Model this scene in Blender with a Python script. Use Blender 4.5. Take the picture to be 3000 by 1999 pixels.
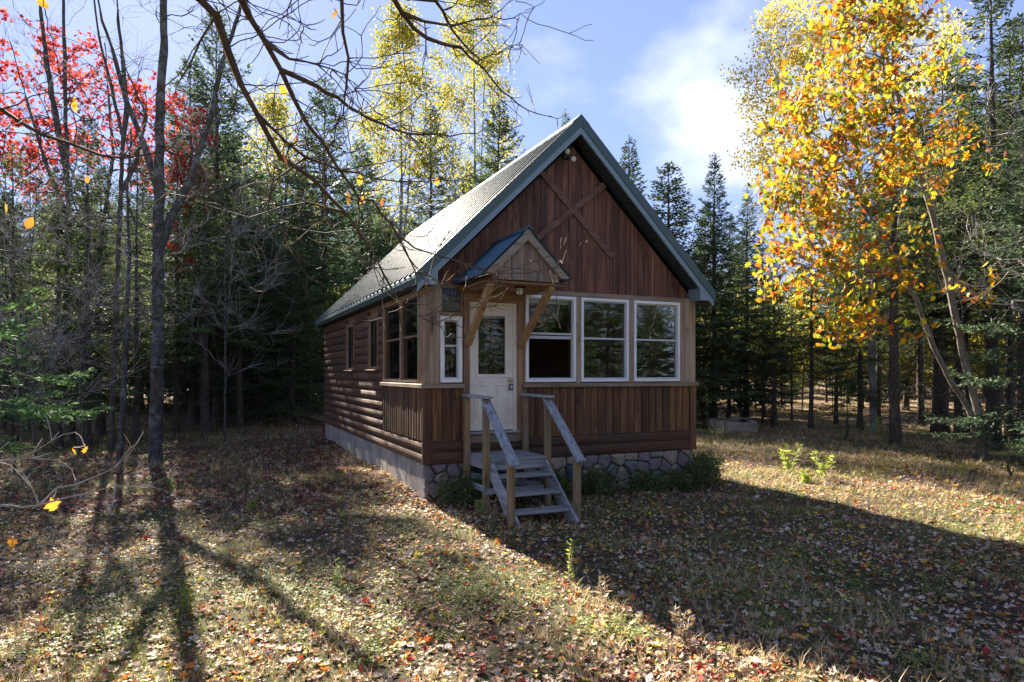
import bpy, math, random
import numpy as np
from mathutils import Vector, Matrix

# ------------------------------------------------------------------ clear
for o in list(bpy.data.objects):
    bpy.data.objects.remove(o, do_unlink=True)
scene = bpy.context.scene
COL = scene.collection
R = math.radians

# ------------------------------------------------------------------ camera
FPX = 1950.0                       # focal length in pixels of the 3000 px wide photograph
HOR = 1095.0                       # horizon row
CAMZ = 2.0
cam = bpy.data.cameras.new('camera')
cam.sensor_width = 36.0
cam.lens = FPX * 36.0 / 3000.0
cam.shift_y = (HOR - 999.5) / 3000.0
cam.clip_end = 2000.0
cam_o = bpy.data.objects.new('camera', cam)
cam_o.location = (0, 0, CAMZ)
cam_o.rotation_euler = (R(90), 0, 0)
COL.objects.link(cam_o)
scene.camera = cam_o

# ------------------------------------------------------------------ light
SUN_AZ = R(28.8)                   # sun stands ahead, this far left of the view axis
SUN_EL = R(32.5)
sun = bpy.data.lights.new('sun', 'SUN')
sun.energy = 5.0
sun.angle = R(0.55)
sun.color = (1.0, 0.91, 0.76)
sun_o = bpy.data.objects.new('sun', sun)
to_sun = Vector((-math.sin(SUN_AZ) * math.cos(SUN_EL), math.cos(SUN_AZ) * math.cos(SUN_EL), math.sin(SUN_EL)))
sun_o.rotation_euler = to_sun.to_track_quat('Z', 'Y').to_euler()
COL.objects.link(sun_o)

world = bpy.data.worlds.new('World')
scene.world = world
world.use_nodes = True
wn, wl = world.node_tree.nodes, world.node_tree.links
wn.clear()
w_out = wn.new('ShaderNodeOutputWorld')
w_bg = wn.new('ShaderNodeBackground')
w_sky = wn.new('ShaderNodeTexSky')
w_sky.sky_type = 'NISHITA'
w_sky.sun_disc = False
w_sky.sun_elevation = SUN_EL
w_sky.sun_rotation = -SUN_AZ
w_sky.altitude = 300
w_sky.air_density = 1.0
w_sky.dust_density = 0.2
w_sky.ozone_density = 2.0
w_bg.inputs['Strength'].default_value = 0.063
# drifting cumulus over the whole sky, laid on a flat cloud deck
w_tc = wn.new('ShaderNodeTexCoord')
w_map = wn.new('ShaderNodeMapping')
w_map.inputs['Scale'].default_value = (1.0, 1.0, 1.7)
w_map.inputs['Location'].default_value = (8.61, 8.14, 4.95)
wl.new(w_tc.outputs['Generated'], w_map.inputs[0])
w_noise = wn.new('ShaderNodeTexNoise')
w_noise.inputs['Scale'].default_value = 2.3
w_noise.inputs['Detail'].default_value = 7.0
w_noise.inputs['Roughness'].default_value = 0.52
wl.new(w_map.outputs[0], w_noise.inputs['Vector'])
w_ramp = wn.new('ShaderNodeValToRGB')
w_ramp.color_ramp.elements[0].position = 0.56
w_ramp.color_ramp.elements[1].position = 0.76
w_ramp.color_ramp.interpolation = 'EASE'
wl.new(w_noise.outputs['Fac'], w_ramp.inputs[0])
w_gam = wn.new('ShaderNodeGamma'); w_gam.inputs[1].default_value = 0.5     # evens out the bright horizon
wl.new(w_sky.outputs[0], w_gam.inputs[0])
w_tint = wn.new('ShaderNodeMixRGB'); w_tint.blend_type = 'MULTIPLY'; w_tint.inputs[0].default_value = 1.0
w_tint.inputs[2].default_value = (0.82, 0.90, 1.30, 1)
wl.new(w_gam.outputs[0], w_tint.inputs[1])
w_mix = wn.new('ShaderNodeMixRGB')
w_mix.inputs[2].default_value = (3.5, 3.65, 4.0, 1)
w_fac = wn.new('ShaderNodeMath'); w_fac.operation = 'MULTIPLY'; w_fac.inputs[1].default_value = 0.9
wl.new(w_ramp.outputs[0], w_fac.inputs[0]); w_fac = w_fac.outputs[0]
wl.new(w_fac, w_mix.inputs[0])
wl.new(w_tint.outputs[0], w_mix.inputs[1])
wl.new(w_mix.outputs[0], w_bg.inputs['Color'])
wl.new(w_bg.outputs[0], w_out.inputs['Surface'])

scene.view_settings.view_transform = 'Standard'
scene.view_settings.look = 'None'
scene.view_settings.exposure = 2.55
scene.view_settings.gamma = 1.0
scene.view_settings.use_curve_mapping = False
scene.cycles.max_bounces = 6
scene.cycles.diffuse_bounces = 3
scene.cycles.glossy_bounces = 3
scene.cycles.transmission_bounces = 4
scene.cycles.transparent_max_bounces = 10
scene.cycles.caustics_reflective = False
scene.cycles.caustics_refractive = False
scene.cycles.sample_clamp_indirect = 5.0
scene.cycles.use_denoising = True

# ------------------------------------------------------------------ small helpers
def P(u, v, d):
    """the point at distance d (along the view axis) that the photograph shows at pixel u, v"""
    return Vector(((u - 1500.0) / FPX * d, d, CAMZ + (HOR - v) / FPX * d))

def G(x, y):
    """height of the ground"""
    x = np.asarray(x, float); y = np.asarray(y, float)
    z = 0.028 * np.sin(x * 1.3 + 0.4) * np.cos(y * 1.1) + 0.018 * np.sin(x * 2.9 + y * 2.3) + 0.012 * np.cos(y * 4.1 - x * 3.3)
    # low bank against the long side of the cabin
    lx = (x + 1.327) * 0.910 + (y - 10.144) * 0.4140
    ly = -(x + 1.327) * 0.4140 + (y - 10.144) * 0.910
    z = z + 0.15 * np.exp(-((lx + 0.1) / 1.6) ** 2) / (1 + np.exp(-(ly - 0.2) * 3.0))
    # wooded rise behind
    t = np.clip((y - 27.0 + 0.12 * x) / 30.0, 0, None)
    z = z + 2.1 * t ** 1.15 * np.clip((16 - x) / 22.0, 0.25, 1.0)
    t2 = np.clip((-x - 11.0) / 12.0, 0, 1.5)
    z = z + 0.7 * t2 * np.clip((y - 15) / 10.0, 0, 1)
    return z
def g(x, y): return float(G(x, y))

def tag(o, label=None, cat=None, group=None, kind=None):
    if label: o['label'] = label
    if cat: o['category'] = cat
    if group: o['group'] = group
    if kind: o['kind'] = kind
    return o

def link(name, me, parent=None, loc=None, mat=None):
    o = bpy.data.objects.new(name, me)
    COL.objects.link(o)
    if parent is not None: o.parent = parent
    if loc is not None: o.location = loc
    if mat is not None and me is not None:
        me.materials.clear(); me.materials.append(mat)
    return o

def empty(name, loc=(0, 0, 0), rz=0.0):
    o = bpy.data.objects.new(name, None)
    o.empty_display_size = 0.2
    o.location = loc; o.rotation_euler = (0, 0, rz)
    COL.objects.link(o)
    return o

def np_mesh(name, V, F, smooth=False):
    """V (n,3); F (m,k) all faces of the same size, or list of such arrays"""
    Fs = F if isinstance(F, list) else [F]
    Fs = [np.asarray(f, np.int32) for f in Fs if len(f)]
    me = bpy.data.meshes.new(name)
    V = np.asarray(V, np.float32)
    me.vertices.add(len(V)); me.vertices.foreach_set('co', V.ravel())
    nl = sum(f.size for f in Fs); npoly = sum(len(f) for f in Fs)
    me.loops.add(nl); me.polygons.add(npoly)
    me.loops.foreach_set('vertex_index', np.concatenate([f.ravel() for f in Fs]))
    sizes = np.concatenate([np.full(len(f), f.shape[1], np.int32) for f in Fs])
    starts = np.concatenate([[0], np.cumsum(sizes)[:-1]]).astype(np.int32)
    me.polygons.foreach_set('loop_start', starts)
    if smooth: me.polygons.foreach_set('use_smooth', np.ones(npoly, bool))
    me.update(calc_edges=True)
    return me

class MB:
    def __init__(s): s.v = []; s.f = []
    def poly(s, pts):
        b = len(s.v); s.v += [tuple(p) for p in pts]; s.f.append(tuple(range(b, b + len(pts)))); return s
    def box(s, x0, x1, y0, y1, z0, z1, bev=0.0):
        if bev <= 0:
            b = len(s.v)
            s.v += [(x0, y0, z0), (x1, y0, z0), (x1, y1, z0), (x0, y1, z0), (x0, y0, z1), (x1, y0, z1), (x1, y1, z1), (x0, y1, z1)]
            s.f += [(b, b+3, b+2, b+1), (b+4, b+5, b+6, b+7), (b, b+1, b+5, b+4), (b+1, b+2, b+6, b+5), (b+2, b+3, b+7, b+6), (b+3, b, b+4, b+7)]
        else:
            c = ((x0+x1)/2, (y0+y1)/2, (z0+z1)/2); h = ((x1-x0)/2, (y1-y0)/2, (z1-z0)/2)
            s.obox(c, (1, 0, 0), (0, 1, 0), (0, 0, 1), h, bev)
        return s
    def obox(s, c, ax, ay, az, h, bev=0.0):
        c = Vector(c); A = [Vector(ax).normalized(), Vector(ay).normalized(), Vector(az).normalized()]
        if bev <= 0:
            b = len(s.v)
            for sz in (-1, 1):
                for sx, sy in ((-1, -1), (1, -1), (1, 1), (-1, 1)):
                    s.v.append(tuple(c + A[0]*h[0]*sx + A[1]*h[1]*sy + A[2]*h[2]*sz))
            s.f += [(b, b+3, b+2, b+1), (b+4, b+5, b+6, b+7), (b, b+1, b+5, b+4), (b+1, b+2, b+6, b+5), (b+2, b+3, b+7, b+6), (b+3, b, b+4, b+7)]
            return s
        bev = min(bev, 0.45*min(h)*2)
        idx = {}
        for sx in (-1, 1):
            for sy in (-1, 1):
                for sz in (-1, 1):
                    for k in range(3):
                        q = [h[0]*sx, h[1]*sy, h[2]*sz]
                        sg = (sx, sy, sz)
                        for j in range(3):
                            if j != k: q[j] -= sg[j]*bev
                        idx[(sx, sy, sz, k)] = len(s.v)
                        s.v.append(tuple(c + A[0]*q[0] + A[1]*q[1] + A[2]*q[2]))
        for k in range(3):
            i, j = [a for a in range(3) if a != k]
            for sk in (-1, 1):
                loop = []
                for a, b2 in ((-1, -1), (1, -1), (1, 1), (-1, 1)):
                    sg = [0, 0, 0]; sg[k] = sk; sg[i] = a; sg[j] = b2
                    loop.append(idx[(sg[0], sg[1], sg[2], k)])
                s.f.append(tuple(loop))
        for k in range(3):       # edges along axis k
            i, j = [a for a in range(3) if a != k]
            for a in (-1, 1):
                for b2 in (-1, 1):
                    q = []
                    for sk, kk in ((-1, i), (-1, j), (1, j), (1, i)):
                        sg = [0, 0, 0]; sg[k] = sk; sg[i] = a; sg[j] = b2
                        q.append(idx[(sg[0], sg[1], sg[2], kk)])
                    s.f.append(tuple(q))
        for sx in (-1, 1):
            for sy in (-1, 1):
                for sz in (-1, 1):
                    s.f.append(tuple(idx[(sx, sy, sz, k)] for k in range(3)))
        return s
    def beam(s, p0, p1, w, t, up=(0, 0, 1), bev=0.0):
        p0 = Vector(p0); p1 = Vector(p1); d = p1 - p0; L = d.length; d.normalize()
        side = d.cross(Vector(up)).normalized(); n = side.cross(d).normalized()
        return s.obox((p0+p1)/2, d, side, n, (L/2, w/2, t/2), bev)
    def tube(s, pts, rad, k=8, cap=True):
        pts = [Vector(p) for p in pts]
        if not hasattr(rad, '__len__'): rad = [rad]*len(pts)
        prev = None; rings = []
        for i, p in enumerate(pts):
            d = (pts[min(i+1, len(pts)-1)] - pts[max(i-1, 0)]).normalized()
            ref = Vector((0, 0, 1)) if abs(d.z) < 0.9 else Vector((1, 0, 0))
            if prev is not None: ref = prev
            a = (ref - d*ref.dot(d)).normalized(); b = d.cross(a); prev = a
            base = len(s.v); rings.append(base)
            for j in range(k):
                th = 2*math.pi*j/k
                s.v.append(tuple(p + (a*math.cos(th) + b*math.sin(th))*rad[i]))
        for r0, r1 in zip(rings, rings[1:]):
            for j in range(k): s.f.append((r0+j, r0+(j+1) % k, r1+(j+1) % k, r1+j))
        if cap:
            s.f.append(tuple(range(rings[0]+k-1, rings[0]-1, -1))); s.f.append(tuple(range(rings[-1], rings[-1]+k)))
        return s
    def prism(s, prof, a, b, flip=False):
        """prof: 2-D outline; a(p) and b(p) give the 3-D points of both ends"""
        n = len(prof); base = len(s.v)
        s.v += [tuple(a(p)) for p in prof] + [tuple(b(p)) for p in prof]
        s.f.append(tuple(range(base+n-1, base-1, -1))); s.f.append(tuple(range(base+n, base+2*n)))
        for j in range(n): s.f.append((base+j, base+(j+1) % n, base+n+(j+1) % n, base+n+j))
        return s
    def mesh(s, name, smooth=False):
        me = bpy.data.meshes.new(name); me.from_pydata(s.v, [], s.f)
        import bmesh
        bm = bmesh.new(); bm.from_mesh(me); bmesh.ops.recalc_face_normals(bm, faces=bm.faces); bm.to_mesh(me); bm.free()
        if smooth: me.polygons.foreach_set('use_smooth', np.ones(len(me.polygons), bool))
        return me
    def build(s, name, mat, parent=None, smooth=False, loc=None):
        return link(name, s.mesh(name, smooth), parent, loc, mat)

# ------------------------------------------------------------------ materials
M = {}
def new_mat(name):
    m = bpy.data.materials.new(name); m.use_nodes = True
    nt = m.node_tree; nt.nodes.clear()
    out = nt.nodes.new('ShaderNodeOutputMaterial')
    return m, nt, nt.nodes, nt.links, out
def rampn(nodes, stops, interp='LINEAR'):
    r = nodes.new('ShaderNodeValToRGB'); cr = r.color_ramp; cr.interpolation = interp
    while len(cr.elements) > 1: cr.elements.remove(cr.elements[-1])
    cr.elements[0].position = stops[0][0]; cr.elements[0].color = (*stops[0][1], 1)
    for p, c in stops[1:]:
        e = cr.elements.new(p); e.color = (*c, 1)
    return r
def mixrgb(nodes, links, a, b, fac, mode='MIX'):
    n = nodes.new('ShaderNodeMixRGB'); n.blend_type = mode
    for i, v in ((0, fac), (1, a), (2, b)):
        if isinstance(v, (int, float)): n.inputs[i].default_value = v
        elif isinstance(v, tuple): n.inputs[i].default_value = (*v, 1)
        else: links.new(v, n.inputs[i])
    return n.outputs[0]
def mathn(nodes, links, op, a, b=None):
    n = nodes.new('ShaderNodeMath'); n.operation = op
    for i, v in enumerate((a, b)):
        if v is None: continue
        if isinstance(v, (int, float)): n.inputs[i].default_value = v
        else: links.new(v, n.inputs[i])
    return n.outputs[0]

def wood(name, cols, axis='z', rough=0.75, knots=0.5, var=0.5, fine=90.0, bump=0.25, patch=None):
    """boards: grain along axis, tone changing from board to board, knots, weather streaks"""
    m, nt, N, L, out = new_mat(name)
    tc = N.new('ShaderNodeTexCoord'); oi = N.new('ShaderNodeObjectInfo')
    add = N.new('ShaderNodeVectorMath'); add.operation = 'ADD'
    sc = N.new('ShaderNodeVectorMath'); sc.operation = 'SCALE'; sc.inputs[0].default_value = (13.7, 7.1, 23.3)
    L.new(oi.outputs['Random'], sc.inputs['Scale'])
    L.new(tc.outputs['Object'], add.inputs[0]); L.new(sc.outputs[0], add.inputs[1])
    def mapped(s_across, s_along):
        mp = N.new('ShaderNodeMapping')
        v = [s_across]*3; v['xyz'.index(axis)] = s_along
        mp.inputs['Scale'].default_value = v
        L.new(add.outputs[0], mp.inputs[0]); return mp.outputs[0]
    n1 = N.new('ShaderNodeTexNoise'); n1.inputs['Scale'].default_value = 1; n1.inputs['Detail'].default_value = 5; n1.inputs['Roughness'].default_value = .65
    L.new(mapped(fine*.7, fine*.03), n1.inputs['Vector'])
    n2 = N.new('ShaderNodeTexNoise'); n2.inputs['Scale'].default_value = 1; n2.inputs['Detail'].default_value = 4
    L.new(mapped(17.0, 1.1), n2.inputs['Vector'])
    vo = N.new('ShaderNodeTexVoronoi'); vo.inputs['Scale'].default_value = 1
    L.new(mapped(6.5, 2.2), vo.inputs['Vector'])
    kn = N.new('ShaderNodeMapRange'); kn.inputs['From Min'].default_value = .06; kn.inputs['From Max'].default_value = .22
    kn.inputs['To Min'].default_value = 1.0; kn.inputs['To Max'].default_value = 0.0
    L.new(vo.outputs['Distance'], kn.inputs[0])
    fac = mathn(N, L, 'ADD', mathn(N, L, 'MULTIPLY', n1.outputs['Fac'], .45), mathn(N, L, 'MULTIPLY', n2.outputs['Fac'], .55))
    n = len(cols)
    rp = rampn(N, [(.34 + .32*i/(n-1), c) for i, c in enumerate(cols)])
    L.new(fac, rp.inputs[0])
    col = mixrgb(N, L, rp.outputs[0], tuple(c*.28 for c in cols[0]), mathn(N, L, 'MULTIPLY', kn.outputs[0], knots))
    v = N.new('ShaderNodeMapRange'); v.inputs['To Min'].default_value = 1-var; v.inputs['To Max'].default_value = 1+var*.8
    L.new(oi.outputs['Random'], v.inputs[0])
    sc2 = N.new('ShaderNodeVectorMath'); sc2.operation = 'SCALE'
    L.new(col, sc2.inputs[0]); L.new(v.outputs[0], sc2.inputs['Scale'])
    colo = sc2.outputs[0]
    if patch:
        n3 = N.new('ShaderNodeTexNoise'); n3.inputs['Scale'].default_value = patch[1]; n3.inputs['Detail'].default_value = 5
        L.new(tc.outputs['Object'], n3.inputs['Vector'])
        r3 = rampn(N, [(.48, (0, 0, 0)), (.66, (1, 1, 1))]); L.new(n3.outputs['Fac'], r3.inputs[0])
        colo = mixrgb(N, L, colo, patch[0], mathn(N, L, 'MULTIPLY', r3.outputs[0], patch[2]))
    b = N.new('ShaderNodeBsdfPrincipled'); b.inputs['Roughness'].default_value = rough
    L.new(colo, b.inputs['Base Color'])
    bp = N.new('ShaderNodeBump'); bp.inputs['Strength'].default_value = bump; bp.inputs['Distance'].default_value = .004
    L.new(n1.outputs['Fac'], bp.inputs['Height']); L.new(bp.outputs[0], b.inputs['Normal'])
    L.new(b.outputs[0], out.inputs[0])
    M[name] = m; return m

def plain(name, col, rough=.5, metal=0.0, noise=0.0, nscale=8.0, bump=0.0, coat=0.0, var=0.0, spec=.5, dirt=None, stretch=None):
    m, nt, N, L, out = new_mat(name)
    b = N.new('ShaderNodeBsdfPrincipled')
    b.inputs['Roughness'].default_value = rough; b.inputs['Metallic'].default_value = metal
    b.inputs['Coat Weight'].default_value = coat; b.inputs['Coat Roughness'].default_value = .12
    b.inputs['Specular IOR Level'].default_value = spec
    tc = N.new('ShaderNodeTexCoord')
    n1 = N.new('ShaderNodeTexNoise'); n1.inputs['Scale'].default_value = nscale; n1.inputs['Detail'].default_value = 6; n1.inputs['Roughness'].default_value = .62
    vec = tc.outputs['Object']
    if stretch:
        mp = N.new('ShaderNodeMapping'); mp.inputs['Scale'].default_value = stretch; L.new(vec, mp.inputs[0]); vec = mp.outputs[0]
    L.new(vec, n1.inputs['Vector'])
    mr = N.new('ShaderNodeMapRange'); mr.inputs['From Min'].default_value = .25; mr.inputs['From Max'].default_value = .75
    mr.inputs['To Min'].default_value = 1-noise; mr.inputs['To Max'].default_value = 1+noise
    L.new(n1.outputs['Fac'], mr.inputs[0])
    oi = N.new('ShaderNodeObjectInfo')
    v = N.new('ShaderNodeMapRange'); v.inputs['To Min'].default_value = 1-var; v.inputs['To Max'].default_value = 1+var
    L.new(oi.outputs['Random'], v.inputs[0])
    f = mathn(N, L, 'MULTIPLY', mr.outputs[0], v.outputs[0])
    sc = N.new('ShaderNodeVectorMath'); sc.operation = 'SCALE'; sc.inputs[0].default_value = col
    L.new(f, sc.inputs['Scale'])
    colo = sc.outputs[0]
    if dirt:
        n3 = N.new('ShaderNodeTexNoise'); n3.inputs['Scale'].default_value = dirt[1]; n3.inputs['Detail'].default_value = 6
        L.new(vec, n3.inputs['Vector'])
        r3 = rampn(N, [(.45, (0, 0, 0)), (.7, (1, 1, 1))]); L.new(n3.outputs['Fac'], r3.inputs[0])
        colo = mixrgb(N, L, colo, dirt[0], mathn(N, L, 'MULTIPLY', r3.outputs[0], dirt[2]))
    L.new(colo, b.inputs['Base Color'])
    if bump:
        bp = N.new('ShaderNodeBump'); bp.inputs['Strength'].default_value = bump; bp.inputs['Distance'].default_value = .01
        L.new(n1.outputs['Fac'], bp.inputs['Height']); L.new(bp.outputs[0], b.inputs['Normal'])
    L.new(b.outputs[0], out.inputs[0])
    M[name] = m; return m

def leafmat(name, stops, trans=.45, rough=.55, interp='LINEAR', gloss=.25, objrand=False, objvar=0.0):
    """thin leaves: colour picked leaf by leaf, part of the light passes through"""
    m, nt, N, L, out = new_mat(name)
    geo = N.new('ShaderNodeNewGeometry'); oi = N.new('ShaderNodeObjectInfo')
    rp = rampn(N, stops, interp)
    L.new(oi.outputs['Random'] if objrand else geo.outputs['Random Per Island'], rp.inputs[0])
    col = rp.outputs[0]
    if objvar:
        v = N.new('ShaderNodeMapRange'); v.inputs['To Min'].default_value = 1-objvar; v.inputs['To Max'].default_value = 1+objvar
        L.new(oi.outputs['Random'], v.inputs[0])
        sc = N.new('ShaderNodeVectorMath'); sc.operation = 'SCALE'; L.new(col, sc.inputs[0]); L.new(v.outputs[0], sc.inputs['Scale'])
        col = sc.outputs[0]
    b = N.new('ShaderNodeBsdfPrincipled'); b.inputs['Roughness'].default_value = rough; b.inputs['Specular IOR Level'].default_value = gloss
    t = N.new('ShaderNodeBsdfTranslucent')
    L.new(col, b.inputs['Base Color']); L.new(col, t.inputs['Color'])
    mx = N.new('ShaderNodeMixShader'); mx.inputs[0].default_value = trans
    L.new(b.outputs[0], mx.inputs[1]); L.new(t.outputs[0], mx.inputs[2]); L.new(mx.outputs[0], out.inputs[0])
    M[name] = m; return m

def bark(name, c1, c2, lichen=None, sc=(9, 9, 2.2), lich_amt=.5):
    m, nt, N, L, out = new_mat(name)
    tc = N.new('ShaderNodeTexCoord'); mp = N.new('ShaderNodeMapping'); mp.inputs['Scale'].default_value = sc
    L.new(tc.outputs['Object'], mp.inputs[0])
    n1 = N.new('ShaderNodeTexNoise'); n1.inputs['Scale'].default_value = 2.2; n1.inputs['Detail'].default_value = 8; n1.inputs['Roughness'].default_value = .7
    L.new(mp.outputs[0], n1.inputs['Vector'])
    rp = rampn(N, [(.32, c1), (.66, c2)]); L.new(n1.outputs['Fac'], rp.inputs[0])
    col = rp.outputs[0]
    if lichen:
        n2 = N.new('ShaderNodeTexNoise'); n2.inputs['Scale'].default_value = 5.5; n2.inputs['Detail'].default_value = 7; n2.inputs['Roughness'].default_value = .7
        L.new(tc.outputs['Object'], n2.inputs['Vector'])
        r2 = rampn(N, [(.5, (0, 0, 0)), (.58, (1, 1, 1))]); L.new(n2.outputs['Fac'], r2.inputs[0])
        col = mixrgb(N, L, col, lichen, mathn(N, L, 'MULTIPLY', r2.outputs[0], lich_amt))
    b = N.new('ShaderNodeBsdfPrincipled'); b.inputs['Roughness'].default_value = .9; b.inputs['Specular IOR Level'].default_value = .25
    L.new(col, b.inputs['Base Color'])
    bp = N.new('ShaderNodeBump'); bp.inputs['Strength'].default_value = .8; bp.inputs['Distance'].default_value = .03
    L.new(n1.outputs['Fac'], bp.inputs['Height']); L.new(bp.outputs[0], b.inputs['Normal'])
    L.new(b.outputs[0], out.inputs[0]); M[name] = m; return m

wood('gable_wood', [(.044, .015, .008), (.130, .049, .024), (.25, .110, .055)], 'z', knots=.8, var=.45, bump=.3)
wood('board_wood', [(.042, .016, .006), (.115, .049, .017), (.235, .12, .045)], 'z', knots=.8, var=.5, bump=.3)
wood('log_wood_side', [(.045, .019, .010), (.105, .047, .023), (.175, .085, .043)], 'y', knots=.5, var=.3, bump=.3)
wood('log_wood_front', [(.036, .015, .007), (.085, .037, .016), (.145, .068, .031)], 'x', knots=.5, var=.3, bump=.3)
wood('trim_grey_x', [(.14, .10, .065), (.27, .20, .135), (.40, .31, .22)], 'x', knots=.6, var=.2, patch=((.34, .19, .075), 2.2, .5))
wood('trim_grey_z', [(.15, .10, .06), (.30, .215, .135), (.43, .33, .225)], 'z', knots=.6, var=.22, patch=((.36, .20, .08), 1.8, .45))
wood('casing_wood', [(.13, .062, .026), (.26, .135, .062), (.37, .215, .11)], 'z', knots=.8, var=.22, patch=((.24, .18, .13), 2.2, .5))
wood('casing_wood_x', [(.13, .062, .026), (.26, .135, .062), (.37, .215, .11)], 'x', knots=.8, var=.22, patch=((.24, .18, .13), 2.2, .5))
wood('bracket_wood', [(.20, .105, .045), (.36, .215, .10), (.48, .32, .17)], 'z', knots=.7, var=.1)
wood('brace_wood', [(.075, .030, .018), (.14, .062, .036), (.21, .11, .066)], 'x', knots=.4, var=.2)
wood('porch_gable_wood', [(.10, .062, .040), (.21, .145, .10), (.32, .24, .175)], 'z', knots=.8, var=.35)
wood('porch_rake_wood', [(.15, .105, .07), (.27, .21, .155), (.36, .30, .25)], 'x', knots=.6, var=.15)
wood('step_post_wood', [(.12, .075, .03), (.25, .165, .075), (.36, .26, .14)], 'z', knots=.8, var=.12, patch=((.20, .17, .14), 3.0, .5))
wood('step_grey_wood', [(.12, .12, .125), (.27, .275, .285), (.42, .43, .44)], 'y', knots=.6, var=.12, fine=55, bump=.6)
wood('step_grey_wood_x', [(.12, .115, .11), (.26, .255, .25), (.42, .42, .42)], 'x', knots=.6, var=.15, fine=55, bump=.6)
plain('white_vinyl', (.82, .79, .74), .4, noise=.04, dirt=((.52, .50, .47), 5, .3))
plain('sash_grey', (.50, .49, .47), .45, noise=.05)
plain('door_paint', (.78, .69, .57), .5, noise=.05, nscale=3, dirt=((.52, .44, .34), 4, .45))
plain('screen_grey', (.22, .22, .22), .6)
plain('fascia_dark', (.052, .083, .072), .42, noise=.06, coat=.15)
plain('fascia_light', (.19, .26, .28), .42, noise=.05, coat=.1)
plain('roof_metal', (.026, .052, .047), .22, metal=.0, noise=.10, nscale=2.5, coat=.0, spec=.42, dirt=((.07, .075, .065), 3.0, .5))
plain('porch_metal', (.012, .065, .10), .33, noise=.1, coat=.35, spec=.7)
plain('soffit_dark', (.035, .048, .048), .6, noise=.1)
plain('concrete', (.38, .335, .28), .9, noise=.22, nscale=5, bump=.35, var=.12, dirt=((.13, .11, .09), 2.2, .65))
plain('mortar', (.13, .12, .105), .95, noise=.2, nscale=20, bump=.4)
plain('brass', (.65, .45, .16), .28, metal=1.0)
plain('iron_black', (.015, .015, .017), .5, metal=.4)
plain('lockbox_grey', (.10, .10, .11), .4, metal=.5)
plain('lamp_glass', (.62, .56, .42), .25)
plain('interior_wall', (.24, .15, .09), .8, noise=.2)
plain('interior_floor', (.10, .075, .05), .7, noise=.2)
plain('blind_white', (.75, .73, .68), .6)
plain('aluminium', (.62, .63, .65), .38, metal=.85)
plain('shed_wall', (.20, .18, .155), .9, noise=.15)
plain('shed_roof', (.30, .36, .42), .45, noise=.1)

# stones: hue changes from stone to stone
def stonemat():
    m, nt, N, L, out = new_mat('field_stone')
    tc = N.new('ShaderNodeTexCoord'); oi = N.new('ShaderNodeObjectInfo')
    rp = rampn(N, [(0, (.32, .25, .18)), (.17, (.25, .205, .185)), (.34, (.36, .30, .22)), (.5, (.19, .18, .175)), (.60, (.08, .10, .12)), (.70, (.40, .30, .22)), (.85, (.25, .19, .19)), (1, (.40, .36, .31))], 'CONSTANT')
    L.new(oi.outputs['Random'], rp.inputs[0])
    n = N.new('ShaderNodeTexNoise'); n.inputs['Scale'].default_value = 11; n.inputs['Detail'].default_value = 9; n.inputs['Roughness'].default_value = .7
    L.new(tc.outputs['Object'], n.inputs['Vector'])
    mr = N.new('ShaderNodeMapRange'); mr.inputs['From Min'].default_value = .25; mr.inputs['From Max'].default_value = .75; mr.inputs['To Min'].default_value = .40; mr.inputs['To Max'].default_value = 1.05  # range lowered: shadow on the stones is put into their colour
    L.new(n.outputs['Fac'], mr.inputs[0])
    sc = N.new('ShaderNodeVectorMath'); sc.operation = 'SCALE'; L.new(rp.outputs[0], sc.inputs[0]); L.new(mr.outputs[0], sc.inputs['Scale'])
    b = N.new('ShaderNodeBsdfPrincipled'); b.inputs['Roughness'].default_value = .85
    L.new(sc.outputs[0], b.inputs['Base Color'])
    bp = N.new('ShaderNodeBump'); bp.inputs['Strength'].default_value = .7; bp.inputs['Distance'].default_value = .025
    L.new(n.outputs['Fac'], bp.inputs['Height']); L.new(bp.outputs[0], b.inputs['Normal'])
    L.new(b.outputs[0], out.inputs[0]); M['field_stone'] = m
stonemat()

def glassmat():
    m, nt, N, L, out = new_mat('window_glass')
    fr = N.new('ShaderNodeFresnel'); fr.inputs['IOR'].default_value = 1.6
    f = mathn(N, L, 'MINIMUM', mathn(N, L, 'MULTIPLY', fr.outputs[0], .65), 1.0)
    tr = N.new('ShaderNodeBsdfTransparent'); tr.inputs[0].default_value = (.80, .83, .82, 1)
    gl = N.new('ShaderNodeBsdfGlossy'); gl.inputs['Roughness'].default_value = .0; gl.inputs[0].default_value = (.95, .96, .97, 1)
    tc = N.new('ShaderNodeTexCoord'); n = N.new('ShaderNodeTexNoise'); n.inputs['Scale'].default_value = 4.0; n.inputs['Detail'].default_value = 1
    L.new(tc.outputs['Object'], n.inputs['Vector'])
    bp = N.new('ShaderNodeBump'); bp.inputs['Strength'].default_value = .03; bp.inputs['Distance'].default_value = .02
    L.new(n.outputs['Fac'], bp.inputs['Height']); L.new(bp.outputs[0], gl.inputs['Normal'])
    mx = N.new('ShaderNodeMixShader'); L.new(f, mx.inputs[0]); L.new(tr.outputs[0], mx.inputs[1]); L.new(gl.outputs[0], mx.inputs[2])
    L.new(mx.outputs[0], out.inputs[0]); M['window_glass'] = m
glassmat()

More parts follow.
